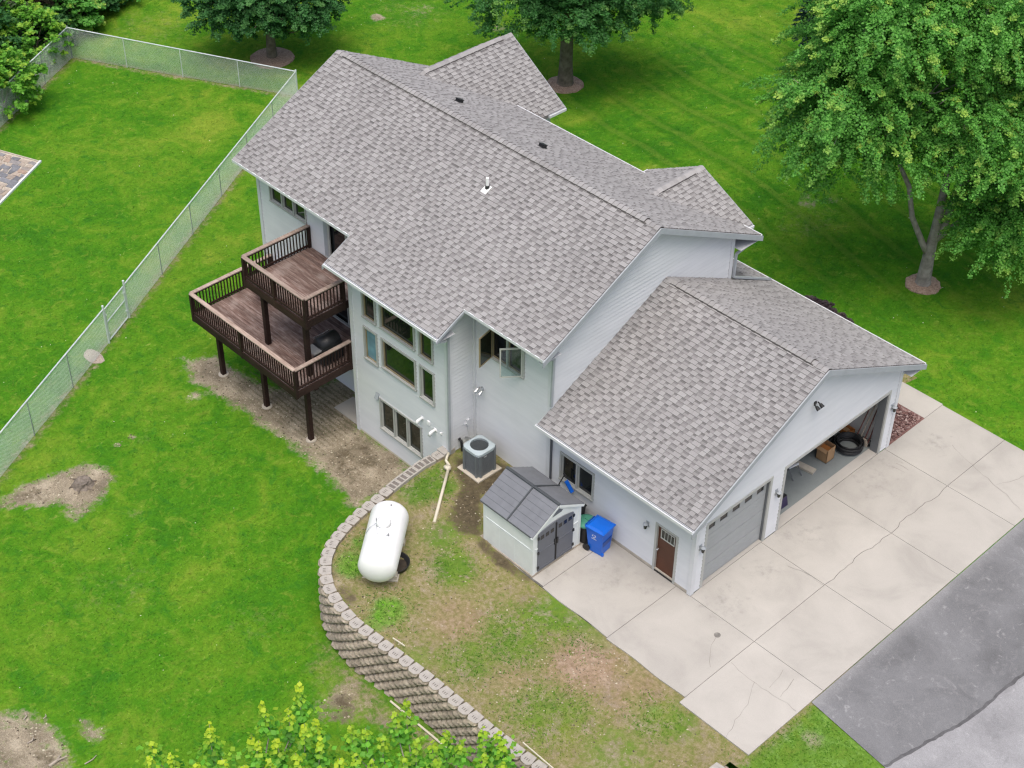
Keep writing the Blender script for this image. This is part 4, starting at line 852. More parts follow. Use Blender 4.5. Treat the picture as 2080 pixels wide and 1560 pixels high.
up_deck = deck('upper_deck', UX0, UX1, UY0, YH-.03, UZ, 'small upper timber deck with brown railing outside the sliding door', [((UX0, UY0, 0), (UX1, UY0, 0)), ((UX0, UY0, 0), (UX0, -.12, 0)), ((UX1, UY0, 0), (UX1, YB-.05, 0))], [(-18.1, -2.86, LZ), (-15.62, -2.9, LZ)], [(UX0, UY0), (UX1, UY0), (UX0, -.14), (UX1, YB-.1), (-17.1, UY0)])
low_deck = deck('lower_deck', LX0, LX1, LY0, YH-.03, LZ, 'large lower timber deck on tall posts below the smaller deck', [((LX0, LY0, 0), (LX1, LY0, 0)), ((LX0, LY0, 0), (LX0, -.12, 0)), ((LX1, LY0, 0), (LX1, YB-.05, 0))], [(-21.15, -3.06, LOW), (-18.45, -3.0, LOW), (-15.8, -2.97, LOW)], [(LX0, LY0), (LX1, LY0), (LX0, -.14), (LX1, YB-.1), (-18.4, LY0), (-15.62, -2.9)])
for (x, y) in ((-21.15, -3.06), (-18.45, -3.0), (-15.8, -2.97)):
    mb = MB(); mb.cyl((x, y, LOW-.1), (x, y, LOW+.04), .2, n=16); build(mb, 'footing', M_CREAM, low_deck)
# things on and below the decks
g = thing('grill', (-15.85, -1.9, LZ), 'black gas grill on the lower deck beneath the upper deck', 'grill')
mb = MB(); mb.box(-16.15, -15.55, -2.3, -1.4, LZ+.12, LZ+.8); build(mb, 'cabinet', M_BLACK, g)
mb = MB(); mb.tube([(-15.85, -2.25, LZ+.82), (-15.85, -1.45, LZ+.82)], .3, 14); build(mb, 'lid', M_BLACK, g, True)
mb = MB(); mb.cyl((-16.2, -2.2, LZ+.95), (-16.2, -1.5, LZ+.95), .018, n=8); build(mb, 'handle', M_CHROME, g)
for y in (-2.25, -1.45): mb = MB(); mb.cyl((-16.12, y, LZ+.09), (-16.06, y, LZ+.09), .09, n=14); build(mb, 'wheel', M_BLACK, g)
mb = MB(); mb.box(-16.15, -15.6, -2.65, -2.3, LZ+.74, LZ+.78); build(mb, 'side_shelf', M_STEEL, g)
g = thing('patio_table', (-20.3, -1.1, LZ), 'dark folded table standing against the wall on the lower deck', 'table')
mb = MB(); mb.cyl((-20.3, -1.1, LZ+.70), (-20.3, -1.1, LZ+.74), .62, n=28); build(mb, 'tabletop', M_BLACK, g)
for a in range(4): mb = MB(); an = a*math.pi/2+.6; mb.cyl((-20.3+.42*math.cos(an), -1.1+.42*math.sin(an), LZ), (-20.3+.3*math.cos(an), -1.1+.3*math.sin(an), LZ+.7), .022, n=8); build(mb, 'leg', M_BLACK, g)
mb = MB(); mb.box(-15.05-1.6, -15.15, -1.2, -.1, LOW-.03, LOW+.035); tag(build(mb, 'patio_slab', M_CONC), kind='structure')

# ------------------------------------------------------------------ objects of the terrace
def shed():
    x0, x1, y0, y1 = -6.27, -4.0, -3.1, -.96; yr = -2.03; ze, zr = 1.86, 2.52; zb = .06
    s = thing('storage_shed', (-5.1, -2.0, 0), 'white resin storage shed with grey roof and grey double doors', 'shed')
    mb = MB(); mb.box(x0-.05, x1+.03, y0-.05, y1+.04, -.02, zb); mb.box(x0-.25, x0+.2, y0-.02, y0+.16, -.02, .1, 1); build(mb, 'base', [M_TIMBER, M_TIMBER], s)
    mb = MB(); mb.box(x0, x1, y0, y0+.05, zb, ze); mb.box(x0, x0+.05, y0+.05, y1, zb, ze); mb.box(x0, x1, y1-.05, y1, zb, ze); mb.box(x1-.05, x1, y0+.05, y1-.05, zb, ze)
    mb.add([(x1, y0, ze), (x1, y1, ze), (x1, yr, zr-.02)], [(0, 1, 2)]); mb.add([(x0, y0, ze), (x0, y1, ze), (x0, yr, zr-.02)], [(1, 0, 2)])
    mb.box(x0, x1, y0-.018, y0-.001, 1.12, 1.16)                        # waist rib and shallow panels
    for k in range(3): a = x0+.1+k*.73; mb.box(a, a+.62, y0-.008, y0-.001, .16, 1.08)
    mb.box(x0-.02, x0+.1, y0-.014, y0+.1, zb, ze); mb.box(x1-.1, x1+.014, y0-.014, y0+.1, zb, ze); mb.box(x1-.1, x1+.014, y1-.1, y1+.014, zb, ze)
    mb.box(x1, x1+.02, y1-.36, y1-.12, 1.12, 1.15); mb.box(x1, x1+.02, y0+.1, y0+.2, 1.12, 1.15)
    build(mb, 'wall', M_SHEDWALL, s)
    for sg, ye in ((-1, y0-.1), (1, y1+.1)):
        mb = MB(); nrow = 6; xa, xb = x0-.08, x1+.06; zz = ze-.04
        for r in range(nrow):
            t0, t1 = r/nrow, (r+1)/nrow; ya, yb = ye+(yr-ye)*t0, ye+(yr-ye)*t1; za, zb2 = zz+(zr-zz)*t0, zz+(zr-zz)*t1; cols = 7
            for c in range(cols):
                a = xa+(xb-xa)*c/cols+.002; b = xa+(xb-xa)*(c+1)/cols-.002; h = .024
                P = [(a, ya, za), (b, ya, za), (b, yb, zb2), (a, yb, zb2), (a, ya, za+h), (b, ya, za+h), (b, yb+.02*-sg, zb2+.016), (a, yb+.02*-sg, zb2+.016)]
                mb.hexa(P if sg < 0 else [P[1], P[0], P[3], P[2], P[5], P[4], P[7], P[6]])
        mb.hexa([(xa, ye, zz-.05), (xb, ye, zz-.05), (xb, yr, zr-.05), (xa, yr, zr-.05), (xa, ye, zz+.008), (xb, ye, zz+.008), (xb, yr, zr+.008), (xa, yr, zr+.008)], 1)
        rf = build(mb, 'roof', [M_SHEDROOF, M_SHEDROOF], s)
    mb = MB(); xm = (x0+x1)/2+.05
    for sg, ye in ((-1, y0-.12), (1, y1+.12)): mb.beam((xm, ye, ze-.02), (xm, yr, zr+.05), .05, .03)
    mb.beam((x0-.08, yr, zr+.03), (x1+.07, yr, zr+.03), .1, .03); build(mb, 'roof_rib', M_ACDARK, s)
    mb = MB()
    for sg, ye in ((-1, y0-.1), (1, y1+.1)): mb.beam((x1+.03, ye, ze-.1), (x1+.03, yr, zr-.07), .07, .09)
    build(mb, 'gable_trim', M_SHEDWALL, s)
    mb = MB(); mb.add([(x1+.012, yr-.24, 2.09), (x1+.012, yr+.24, 2.14), (x1+.012, yr, 2.33)], [(0, 1, 2)]); mb.add([(x1+.013, yr-.24, 2.09), (x1+.013, yr+.2, 2.1), (x1+.013, yr, 2.30)], [(0, 1, 2)]); build(mb, 'gable_vent', M_SHEDDOOR, s)
    dy0, dy1 = y0+.2, y1-.36; dm = (dy0+dy1)/2
    for a, b, sg in ((dy0, dm-.01, 1), (dm+.01, dy1, -1)):
        mb = MB(); hz = lambda y: 1.74+.14*(1-((y-dm)/(dy1-dm))**2)
        for k in range(6):
            p, q = a+(b-a)*k/6, a+(b-a)*(k+1)/6
            mb.hexa([(x1+.001, p, .12), (x1+.04, p, .12), (x1+.04, q, .12), (x1+.001, q, .12), (x1+.001, p, hz(p)), (x1+.04, p, hz(p)), (x1+.04, q, hz(q)), (x1+.001, q, hz(q))])
        for zz in (.2, .95): mb.box(x1+.04, x1+.052, a+.05, b-.05, zz, zz+.03)
        d = build(mb, 'door', M_SHEDDOOR, s)
        for k in range(3):
            p = a+.1+k*(b-a-.12)/3; mb = MB(); mb.box(x1+.04, x1+.046, p, p+.15, 1.48, 1.64); build(mb, 'pane', M_DARKGLASS, d)
        for zz in (.3, .95, 1.6): mb = MB(); yy = a if sg > 0 else b; mb.box(x1+.03, x1+.07, yy-.035, yy+.035, zz-.05, zz+.05); build(mb, 'hinge', M_BLACK, d)
        mb = MB(); yy = dm-sg*.05; mb.box(x1+.04, x1+.08, yy-.03, yy+.03, .88, 1.12); mb.box(x1+.04, x1+.055, dm-sg*.02-.012, dm-sg*.02+.012, .15, 1.8); build(mb, 'handle', M_BLACK, d)
shed()
def tapered(mb, x0, x1, y0, y1, z0, a0, a1, b0, b1, z1, mi=0): mb.hexa([(x0, y0, z0), (x1, y0, z0), (x1, y1, z0), (x0, y1, z0), (a0, b0, z1), (a1, b0, z1), (a1, b1, z1), (a0, b1, z1)], mi)
def cart():
    c = thing('recycling_cart', (-3.45, -.65, 0), 'bright blue wheeled recycling cart with its lid closed beside the shed', 'recycling cart')
    R = Matrix.Rotation(math.radians(8), 4, 'Z'); T = Matrix.Translation((-3.42, -.62, 0)) @ R
    def put(mb, n, m, smooth_=False): mb.v = [tuple(T @ Vector(v)) for v in mb.v]; build(mb, n, m, c, smooth_)
    mb = MB(); tapered(mb, -.24, .26, -.25, .25, .02, -.33, .33, -.31, .31, 1.02); mb.box(-.345, .345, -.325, .325, .96, 1.03)
    tapered(mb, .2, .275, -.2, .2, .3, .24, .32, -.24, .24, .62, 1); mb.box(.255, .33, -.25, -.18, 0, .1); mb.box(-.2, .25, .255, .30, .35, .42, 1); put(mb, 'body', [M_BLUE, M_BLUEDARK])
    mb = MB(); mb.box(-.36, .38, -.345, .345, 1.03, 1.075); tapered(mb, -.34, .36, -.33, .33, 1.075, -.26, .27, -.26, .26, 1.13); put(mb, 'lid', M_BLUE)
    mb = MB(); mb.cyl((-.42, -.26, 1.02), (-.42, .26, 1.02), .022, n=8); [mb.beam((-.42, y, 1.02), (-.3, y, .98), .03, .05) for y in (-.24, .24)]; put(mb, 'handle', M_BLUEDARK)
    for y in (-.30, .30): mb = MB(); mb.cyl((-.30, y-.03, .13), (-.30, y+.03, .13), .13, n=18); mb.cyl((-.30, y-.035, .13), (-.30, y+.035, .13), .05, n=10); put(mb, 'wheel', M_BLACK)
    mb = MB()                                                          # chasing-arrows emblem and a short printed line on the front
    for k in range(3):
        a = k*2*math.pi/3+.5; d = Vector((0, 0, 0)); cx, cz = -.02+.055*math.cos(a), .78+.055*math.sin(a); t = a+math.pi/2; tx, tz = math.cos(t), math.sin(t); nx, nz = math.cos(a), math.sin(a); yy = -.299
        q = [(cx-tx*.045-nx*.014, yy, cz-tz*.045-nz*.014), (cx-tx*.045+nx*.014, yy, cz-tz*.045+nz*.014), (cx+tx*.015+nx*.014, yy, cz+tz*.015+nz*.014), (cx+tx*.015-nx*.014, yy, cz+tz*.015-nz*.014)]; mb.add(q, [(0, 1, 2, 3)])
        mb.add([(cx+tx*.015-nx*.03, yy, cz+tz*.015-nz*.03), (cx+tx*.015+nx*.03, yy, cz+tz*.015+nz*.03), (cx+tx*.055, yy, cz+tz*.055)], [(0, 1, 2)])
    mb.add([(-.12, -.297, .645), (.08, -.297, .645), (.08, -.297, .67), (-.12, -.297, .67)], [(0, 1, 2, 3)]); put(mb, 'emblem', M_WHITE)
cart()
c = thing('trash_can', (-3.95, -.62, 0), 'round black trash can with a green lid between shed and blue cart', 'trash can')
mb = MB(); mb.lathe([(.22, 0), (.25, .05), (.29, .78), (.31, .8)], (-4.02, -.62, 0), 24); build(mb, 'body', M_BLACK, c, True)
mb = MB(); mb.lathe([(.335, .78), (.335, .83), (.29, .87), (.15, .9), (.02, .905)], (-4.02, -.62, 0), 24); build(mb, 'lid', M_GREENLID, c, True)
mb = MB(); mb.beam((-4.1, -.62, .92), (-3.94, -.62, .92), .03, .04); build(mb, 'handle', M_GREENLID, c)
c = thing('black_cart', (-4.75, -.45, 0), 'black wheeled bin squeezed behind the shed under the garage window', 'bin')
mb = MB(); tapered(mb, -4.95, -4.5, -.75, -.3, 0, -5.0, -4.45, -.8, -.22, .95); build(mb, 'body', M_BLACK, c); mb = MB(); mb.box(-5.02, -4.43, -.84, -.2, .95, 1.0); tapered(mb, -5.0, -4.45, -.82, -.22, 1.0, -4.9, -4.55, -.7, -.34, 1.06); build(mb, 'lid', M_BLACK, c)
c = thing('snow_shovel', (-5.4, -.3, 0), 'blue bladed snow shovel leaning on the wall behind the shed roof', 'shovel')
mb = MB(); mb.cyl((-5.9, -.45, .4), (-5.55, -.14, 1.55), .02, n=8); mb.cyl((-5.6, -.14, 1.58), (-5.48, -.14, 1.55), .025, n=8); build(mb, 'shaft', M_BLACK, c)
mb = MB()
for k in range(4): mb.obox((-5.4+.075*k, -.17, 1.34-.08*k), (.045, 0, -.04), (0, .07, .0), (.012, 0, .014))
build(mb, 'blade', M_BLUE, c)
# propane tank
def tank():
    A = Vector((-8.42, -5.30, 1.0)); B = Vector((-7.0, -7.0, 1.0)); d = (B-A).normalized(); r = .635; s = d.cross(Vector((0, 0, 1))); Z = Vector((0, 0, 1))
    t = thing('propane_tank', ((A.x+B.x)/2, (A.y+B.y)/2, .1), 'white horizontal propane tank on concrete feet above the curved wall', 'tank')
    mb = MB(); path, rad = [], []
    for k in range(9): a = math.pi/2*(1-k/8); path.append(A-d*r*.62*math.sin(a)); rad.append(max(r*math.cos(a), .004))
    for k in range(1, 9): a = math.pi/2*k/8; path.append(B+d*r*.62*math.sin(a)); rad.append(max(r*math.cos(a), .004))
    mb.tube(path, rad, 32); o = build(mb, 'vessel', M_TANK, t, True)
    m = (A+B)/2+d*-.15
    mb = MB(); prof = [(.235, 0), (.235, .1), (.2, .16), (.1, .19), (.01, .195)]; mb.lathe(prof, m+Z*(r-.03), 22); build(mb, 'dome', M_TANK, t, True)
    mb = MB(); mb.tube([m+d*.5+Z*(r+.0)-s*.22, m+d*.5+Z*(r+.02), m+d*.5+Z*(r+.02)+s*.12, m+d*.1+Z*(r-.02)+s*.22], .014, 6); mb.tube([m+d*.05+s*.24+Z*(r+.03), m+d*.12+s*.45+Z*(r-.14), m+d*.2+s*.56+Z*(r-.35)], .01, 6, 1); build(mb, 'pipe', [M_WHITE, M_DOWN], t, True)
    for (a, b, q) in ((m+d*.5+Z*(r-.02)-s*.24, m+d*.5+Z*(r+.05)-s*.24, .03), (m-d*.85+Z*(r-.06)-s*.1, m-d*.85+Z*(r+.03)-s*.1, .03), (m+s*.26+Z*(r-.08)-d*.12, m+s*.26+Z*(r+.1)-d*.12, .014)): mb = MB(); mb.cyl(a, b, q, n=10); build(mb, 'valve', M_STEEL, t)
    for f in (.16, .84):
        p = A.lerp(B, f); mb = MB(); mb.obox(Vector((p.x, p.y, .5)), d*.05, s*.34, Z*.1); mb.obox(Vector((p.x, p.y, .36)), d*.09, s*.38, Z*.07); build(mb, 'leg', M_TANK, t)
        mb = MB()
        for k in (-1, 1): q = p+s*.38*k; mb.obox(Vector((q.x, q.y, .22)), d*.12, s*.16, Z*.1); mb.obox(Vector((q.x, q.y, .13)), d*.16, s*.2, Z*.05)
        build(mb, 'foot', M_CREAM, t)
tank()
tp = gp(803, 1146, .2); c = thing('black_tub', (tp.x, tp.y, .05), 'round black rubber tub lying half under the white tank', 'tub')
cx, cy = tp.x, tp.y; mb = MB(); n = 26; prof = [(.40, .1), (.46, .30), (.48, .32), (.44, .31), (.38, .16), (.01, .15)]; mb.lathe(prof, (cx, cy, 0), n); build(mb, 'body', M_BLACK, c, True); mb = MB(); mb.lathe([(.37, .16), (.01, .19)], (cx, cy, 0), 16); build(mb, 'soil', plain('tub_soil', (.05, .04, .03), .95, .3, 8), c)
# air conditioner
def ac():
    z0 = .27; x0, x1, y0, y1 = -9.18, -8.38, -1.40, -.58; t = thing('air_conditioner', (-8.8, -1.0, .2), 'grey outdoor air conditioner unit on a pale pad at the house corner', 'air conditioner')
    mb = MB(); mb.box(-9.32, -8.24, -1.54, -.44, .12, z0); build(mb, 'pad', M_CREAM, t)
    H = 1.0; ch = .1
    def octo(i, x0=x0, x1=x1, y0=y0, y1=y1): return [(x0+ch-i, y0-i), (x1-ch+i, y0-i), (x1+i, y0+ch-i), (x1+i, y1-ch+i), (x1-ch+i, y1+i), (x0+ch-i, y1+i), (x0-i, y1-ch+i), (x0-i, y0+ch-i)]
    mb = MB(); mb.prism(octo(-.02), z0, z0+H-.02); build(mb, 'core', M_ACDARK, t)
    mb = MB()
    for (px, py) in octo(.0): mb.box(px-.045, px+.045, py-.045, py+.045, z0, z0+H-.04)
    mb.prism(octo(.004), z0, z0+.06); build(mb, 'corner_post', M_ACBODY, t)
    mb = MB()
    for k in range(16):
        z = z0+.09+k*.055
        for q in range(8):
            a, b = octo(.002)[q], octo(.002)[(q+1) % 8]; mb.beam((*a, z), (*b, z), .02, .022)
    build(mb, 'louvre', M_ACBODY, t)
    # top shroud: octagon ring round the fan well
    mb = MB(); oc = octo(.025); cx, cy, rr = (x0+x1)/2, (y0+y1)/2, .32; n = 32; zt = z0+H
    ring = [(cx+rr*math.cos(2*math.pi*k/n), cy+rr*math.sin(2*math.pi*k/n)) for k in range(n)]
    def outer(a):
        dx, dy = math.cos(a), math.sin(a); s = min((x1-x0+.05)/2/max(abs(dx), 1e-6), (y1-y0+.05)/2/max(abs(dy), 1e-6), ((x1-x0)/2+(y1-y0)/2-ch+.05)/max(abs(dx)+abs(dy), 1e-6)); return (cx+dx*s, cy+dy*s)
    out_ = [outer(2*math.pi*k/n) for k in range(n)]
    vs = [(*p, zt+.055) for p in ring]+[(*p, zt+.02) for p in out_]+[(*p, zt-.09) for p in out_]+[(*p, zt-.25) for p in ring]
    for a, b in ((0, 1), (1, 2), (3, 0)): mb.add(vs, [(b*n+k, b*n+(k+1) % n, a*n+(k+1) % n, a*n+k) for k in range(n)])
    build(mb, 'top_cover', M_ACTOP, t)
    mb = MB(); mb.cyl((cx, cy, zt-.26), (cx, cy, zt-.24), .315, n=24); build(mb, 'fan_well', M_BLACK, t)
    for k in range(3):
        a = k*2.094+.4; mb = MB(); d = Vector((math.cos(a), math.sin(a), 0)); s = Vector((-d.y, d.x, .45)).normalized(); mb.obox(Vector((cx, cy, zt-.12))+d*.17, d*.12, s*.1, d.cross(s)*.006); build(mb, 'fan_blade', M_STEEL, t)
    mb = MB(); mb.cyl((cx, cy, zt-.2), (cx, cy, zt-.04), .07, n=14)
    for k in range(7):
        r_ = .09+.035*k; pts = [(cx+r_*math.cos(a*.2618), cy+r_*math.sin(a*.2618), zt+.05) for a in range(25)]; mb.tube(pts, .0035, 4)
    for k in range(6): a = k*math.pi/3; mb.cyl((cx, cy, zt+.05), (cx+.33*math.cos(a), cy+.33*math.sin(a), zt+.05), .004, n=4)
    build(mb, 'fan_guard', M_ACDARK, t); mb = MB(); mb.box(x1+.0, x1+.012, y0+.25, y0+.37, z0+.8, z0+.85); build(mb, 'badge', M_WHITE, t)
ac()
mb = MB(); mb.tube([(-9.93, YB-.1, .42), (-9.85, YB-.25, .40), (-9.72, YB-.42, .40), (-9.45, -1.78, .40)], .05, 8); mb.tube([(-9.45, -1.78, .40), (-7.88, -3.86, .2)], .055, 8); mb.tube([(-9.42, -1.82, .40), (-9.34, -1.93, .39)], .085, 8); mb.box(-9.52, -9.3, -1.98, -1.83, .33, .46)
tag(build(mb, 'drain_pipe', M_PIPE, None, True), 'cream downspout extension pipe lying across the terrace grass', 'pipe')
# white pipes by the wall
mb = MB(); mb.cyl((-4.35, -8.85, LOW+.06), (-1.65, -8.78, LOW+.06), .035, n=8); tag(build(mb, 'plastic_pipe', M_PIPE), 'thin pale pipe lying along the foot of the block wall', 'pipe')
for (a, b, lab) in (((798, 1296), (822, 1312), 'short white strip behind the middle of the wall caps'), ((1062, 1508), (1125, 1562), 'longer white strip behind the wall caps near the picture edge')):
    A, B = gp(*a, .2), gp(*b, .2); mb = MB(); mb.beam(A, B, .03, .04); tag(build(mb, 'edging_strip', M_PIPE), lab, 'edging strip')

# ------------------------------------------------------------------ garage contents
c = thing('cardboard_box', (-1.1, 8.45, 0), 'open cardboard box on the garage floor beside the black coil', 'box')
mb = MB(); X0, X1, Y0, Y1 = -1.35, -.9, 8.15, 8.6; mb.box(X0, X1, Y0, Y0+.015, 0, .58); mb.box(X0, X1, Y1-.015, Y1, 0, .58); mb.box(X0, X0+.015, Y0, Y1, 0, .58); mb.box(X1-.015, X1, Y0, Y1, 0, .58); mb.box(X0, X1, Y0, Y1, 0, .02); build(mb, 'body', M_BOX, c)
mb = MB(); mb.beam((X0+.02, Y0+.2, .42), (X1-.02, Y0+.2, .42), .36, .02); build(mb, 'contents', M_ORANGE, c)
mb = MB(); mb.hexa([(X0, Y0-.1, .50), (X1, Y0-.1, .50), (X1, Y0, .58), (X0, Y0, .58), (X0, Y0-.1, .51), (X1, Y0-.1, .51), (X1, Y0, .59), (X0, Y0, .59)]); build(mb, 'flap', M_BOX, c)
mb = MB()
for k in range(16):
    r = random.uniform(.36, .52); z = .03+.02*k; pts = [(-.88+r*math.cos(a*math.pi/14)+random.uniform(-.01, .01), 9.4+r*math.sin(a*math.pi/14), z+random.uniform(-.012, .012)) for a in range(29)]; mb.tube(pts, .026, 6)
tag(build(mb, 'hose_coil', M_BLACK, None, True), 'thick coil of black tubing lying on the garage floor', 'coil')
c = thing('open_carton', (-1.4, 10.0, 0), 'small open orange carton beside the garage side wall', 'box')
mb = MB(); mb.box(-1.65, -1.2, 9.85, 10.2, 0, .02); [mb.box(*q) for q in ((-1.65, -1.2, 9.85, 9.87, 0, .2), (-1.65, -1.2, 10.18, 10.2, 0, .2), (-1.65, -1.63, 9.85, 10.2, 0, .2), (-1.22, -1.2, 9.85, 10.2, 0, .2))]; build(mb, 'body', M_ORANGE, c); mb = MB(); mb.box(-1.55, -1.35, 9.92, 10.1, .02, .15); build(mb, 'contents', M_BOX, c)
for k, (nm, lab, hm) in enumerate((('rake', 'rake with a brown handle leaning on the garage side wall', M_REDWOOD), ('spade', 'spade with a pale handle leaning on the garage side wall', M_TIMBER), ('broom', 'broom with a red handle leaning in the garage corner', M_REDWOOD), ('hoe', 'hoe leaning beside the broom at the garage wall', M_REDWOOD))):
    x = -.95+.15*k; c = thing(nm, (x, 9.95, 0), lab, nm); b0 = Vector((x, 9.86+.04*k, .05)); t0 = Vector((x+.16, 10.27, 1.6+.08*k)); mb = MB(); mb.cyl(b0, t0, .022, n=8); build(mb, 'handle', hm, c)
    mb = MB()
    if nm == 'rake':
        mb.beam(b0+Vector((-.2, 0, 0)), b0+Vector((.2, 0, 0)), .03, .03); [mb.beam(b0+Vector((q, 0, 0)), b0+Vector((q, -.02, -.05)), .012, .012) for q in (-.18, -.09, 0, .09, .18)]
    elif nm == 'spade': mb.hexa([b0+Vector(v) for v in ((-.09, -.02, -.04), (.09, -.02, -.04), (.09, 0, -.04), (-.09, 0, -.04), (-.11, .05, .24), (.11, .05, .24), (.11, .07, .24), (-.11, .07, .24))])
    elif nm == 'broom': tapered(mb, x-.2, x+.2, b0.y-.05, b0.y+.05, .005, x-.12, x+.12, b0.y-.03, b0.y+.03, .26)
    else: mb.beam(b0+Vector((-.09, 0, 0)), b0+Vector((.09, 0, 0)), .12, .015)
    build(mb, 'head', M_BLACK if nm != 'broom' else M_TIMBER, c)
c = thing('hand_truck', (-1.5, 9.0, 0), 'black metal frame trolley behind the cardboard box in the garage', 'trolley'); mb = MB()
for y in (8.85, 9.2): mb.tube([(-1.35, y, .08), (-1.6, y, .9), (-1.75, y, 1.3)], .022, 8)
for z, x in ((.25, -1.4), (.55, -1.5), (.85, -1.59)): mb.cyl((x, 8.85, z), (x, 9.2, z), .018, n=6)
build(mb, 'frame', M_BLACK, c, True); mb = MB(); mb.box(-1.36, -1.1, 8.83, 9.22, .03, .045); build(mb, 'plate', M_STEEL, c)
for y in (8.8, 9.25): mb = MB(); mb.cyl((-1.5, y-.03, .11), (-1.5, y+.03, .11), .11, n=16); build(mb, 'wheel', M_BLACK, c)
mb = MB(); mb.obox((-1.3, 7.42, .05), (.42, .06, 0), (-.02, .13, 0), (0, 0, .04)); tag(build(mb, 'board', M_CREAM), 'pale board lying on the garage floor near the doorway', 'board')
c = thing('saw_horse', (-1.35, 6.85, 0), 'grey metal saw stand on the garage floor left of the board', 'saw horse'); mb = MB(); mb.beam((-1.38, 6.62, .42), (-1.3, 7.06, .42), .06, .05); build(mb, 'top_rail', M_WHITE, c)
for (x, y) in ((-1.6, 6.6), (-1.12, 6.62), (-1.6, 7.08), (-1.1, 7.05)): mb = MB(); mb.cyl((x, y, 0), (-1.35, y, .41), .02, n=6); build(mb, 'leg', M_JAMB, c)
c = thing('tool_bag', (-.7, 5.3, 0), 'dark purple tool bag inside the garage at the centre pier', 'bag'); mb = MB(); tapered(mb, -.95, -.5, 4.95, 5.55, 0, -.9, -.55, 5.0, 5.5, .42); build(mb, 'body', M_PURPLE, c); mb = MB(); mb.tube([(-.72, 5.05, .42), (-.72, 5.15, .56), (-.72, 5.35, .56), (-.72, 5.45, .42)], .018, 6); build(mb, 'handle', M_BLACK, c); mb = MB(); mb.box(-.9, -.55, 5.0, 5.5, .42, .45); build(mb, 'lid', M_BLACK, c)

# ------------------------------------------------------------------ fence
def fence():
    f = thing('chain_link_fence', (FENCE[1][0], FENCE[1][1], LOW), 'galvanised chain link fence enclosing the side yard', 'fence'); H = 1.68
    gate = thing('fence_gate', (*FENCE[1], LOW), 'narrow chain link gate with a pale cross bar in the fence', 'gate')
    for k, (a, b) in enumerate(zip(FENCE[:-1], FENCE[1:])):
        root = gate if k == 1 else f; a, b = Vector((*a, LOW)), Vector((*b, LOW)); d = b-a; L = d.length; d.normalize(); Z = Vector((0, 0, 1)); s = d.cross(Z)
        hh = lambda t, k=k: 1.62-.22*t if k == 2 else 1.40+.3*t if k == 3 else 1.7 if k == 4 else 1.66
        if k == 1:
            mb = MB(); A, B = a+d*.1, b-d*.1
            for z in (.1, .95, 1.6): mb.cyl(A+Z*z, B+Z*z, .028, n=8)
            for p in (A, B): mb.cyl(p+Z*.1, p+Z*1.6, .026, n=8)
            build(mb, 'gate_frame', M_GALV, root)
            mb = MB(); [mb.box(p.x-.04, p.x+.04, p.y-.04, p.y+.04, LOW+z-.04, LOW+z+.04) for p in (A, B) for z in (.4, 1.3)]; build(mb, 'hinge', M_GALV, root)
        else:
            mb = MB(); mb.cyl(a+Z*(hh(0)), b+Z*(hh(1)), .030, n=8); build(mb, 'top_rail', M_GALV, root)
            n = max(2, round(L/3.1))
            for i in range(1, n):
                p = a+d*(L*i/n); mb = MB(); mb.cyl(p-Z*.2, p+Z*(hh(i/n)-.02), .021, n=8); build(mb, 'post', M_POSTDARK if k in (4, 2, 0) else M_GALV, root)
        # woven wire: two families of straight diagonal wires with a small weave offset
        mb = MB(); sp = .066; t = .0031; A, B = (a+d*.1, b-d*.1) if k == 1 else (a, b); L2 = (B-A).length; i = -int(1.7/sp)-1
        while i*sp < L2+1.8:
            for sg in (1, -1):
                u0 = i*sp; z0, z1 = .03, hh(min(max(u0/L2, 0), 1))-.02
                if k == 1: z0, z1 = .1, 1.6
                ua, ub = u0, u0+sg*(z1-z0); za, zb = z0, z1
                if sg < 0: pass
                lo, hi = min(ua, ub), max(ua, ub)
                if hi <= 0 or lo >= L2: continue
                def cl(u): return min(max(u, 0), L2)
                ca, cb = cl(ua), cl(ub); za2 = z0+(z1-z0)*(ca-ua)/(ub-ua); zb2 = z0+(z1-z0)*(cb-ua)/(ub-ua)
                if abs(ca-cb) < .02: continue
                P, Q = A+d*ca+Z*za2+s*.004*sg, A+d*cb+Z*zb2+s*.004*sg; e = (Q-P).normalized(); n1 = e.cross(s).normalized()*t; n2 = s*t
                mb.add([P+n1, P+n2, P-n1, P-n2, Q+n1, Q+n2, Q-n1, Q-n2], [(0, 1, 5, 4), (1, 2, 6, 5), (2, 3, 7, 6), (3, 0, 4, 7)])
            i += 1
        tag(build(mb, 'wire_mesh', M_WIRE, root), kind='stuff')
    for i, p in enumerate(FENCE):
        mb = MB(); h = 1.45 if i == 3 else 1.8 if i in (1, 2) else 1.75; mb.cyl((*p, LOW-.2), (*p, LOW+h), .042, n=10); mb.lathe([(.05, 0), (.045, .03), (.01, .05)], (*p, LOW+h), 10); build(mb, 'terminal_post', M_GALV if i != 4 else M_POSTDARK, f)
fence()
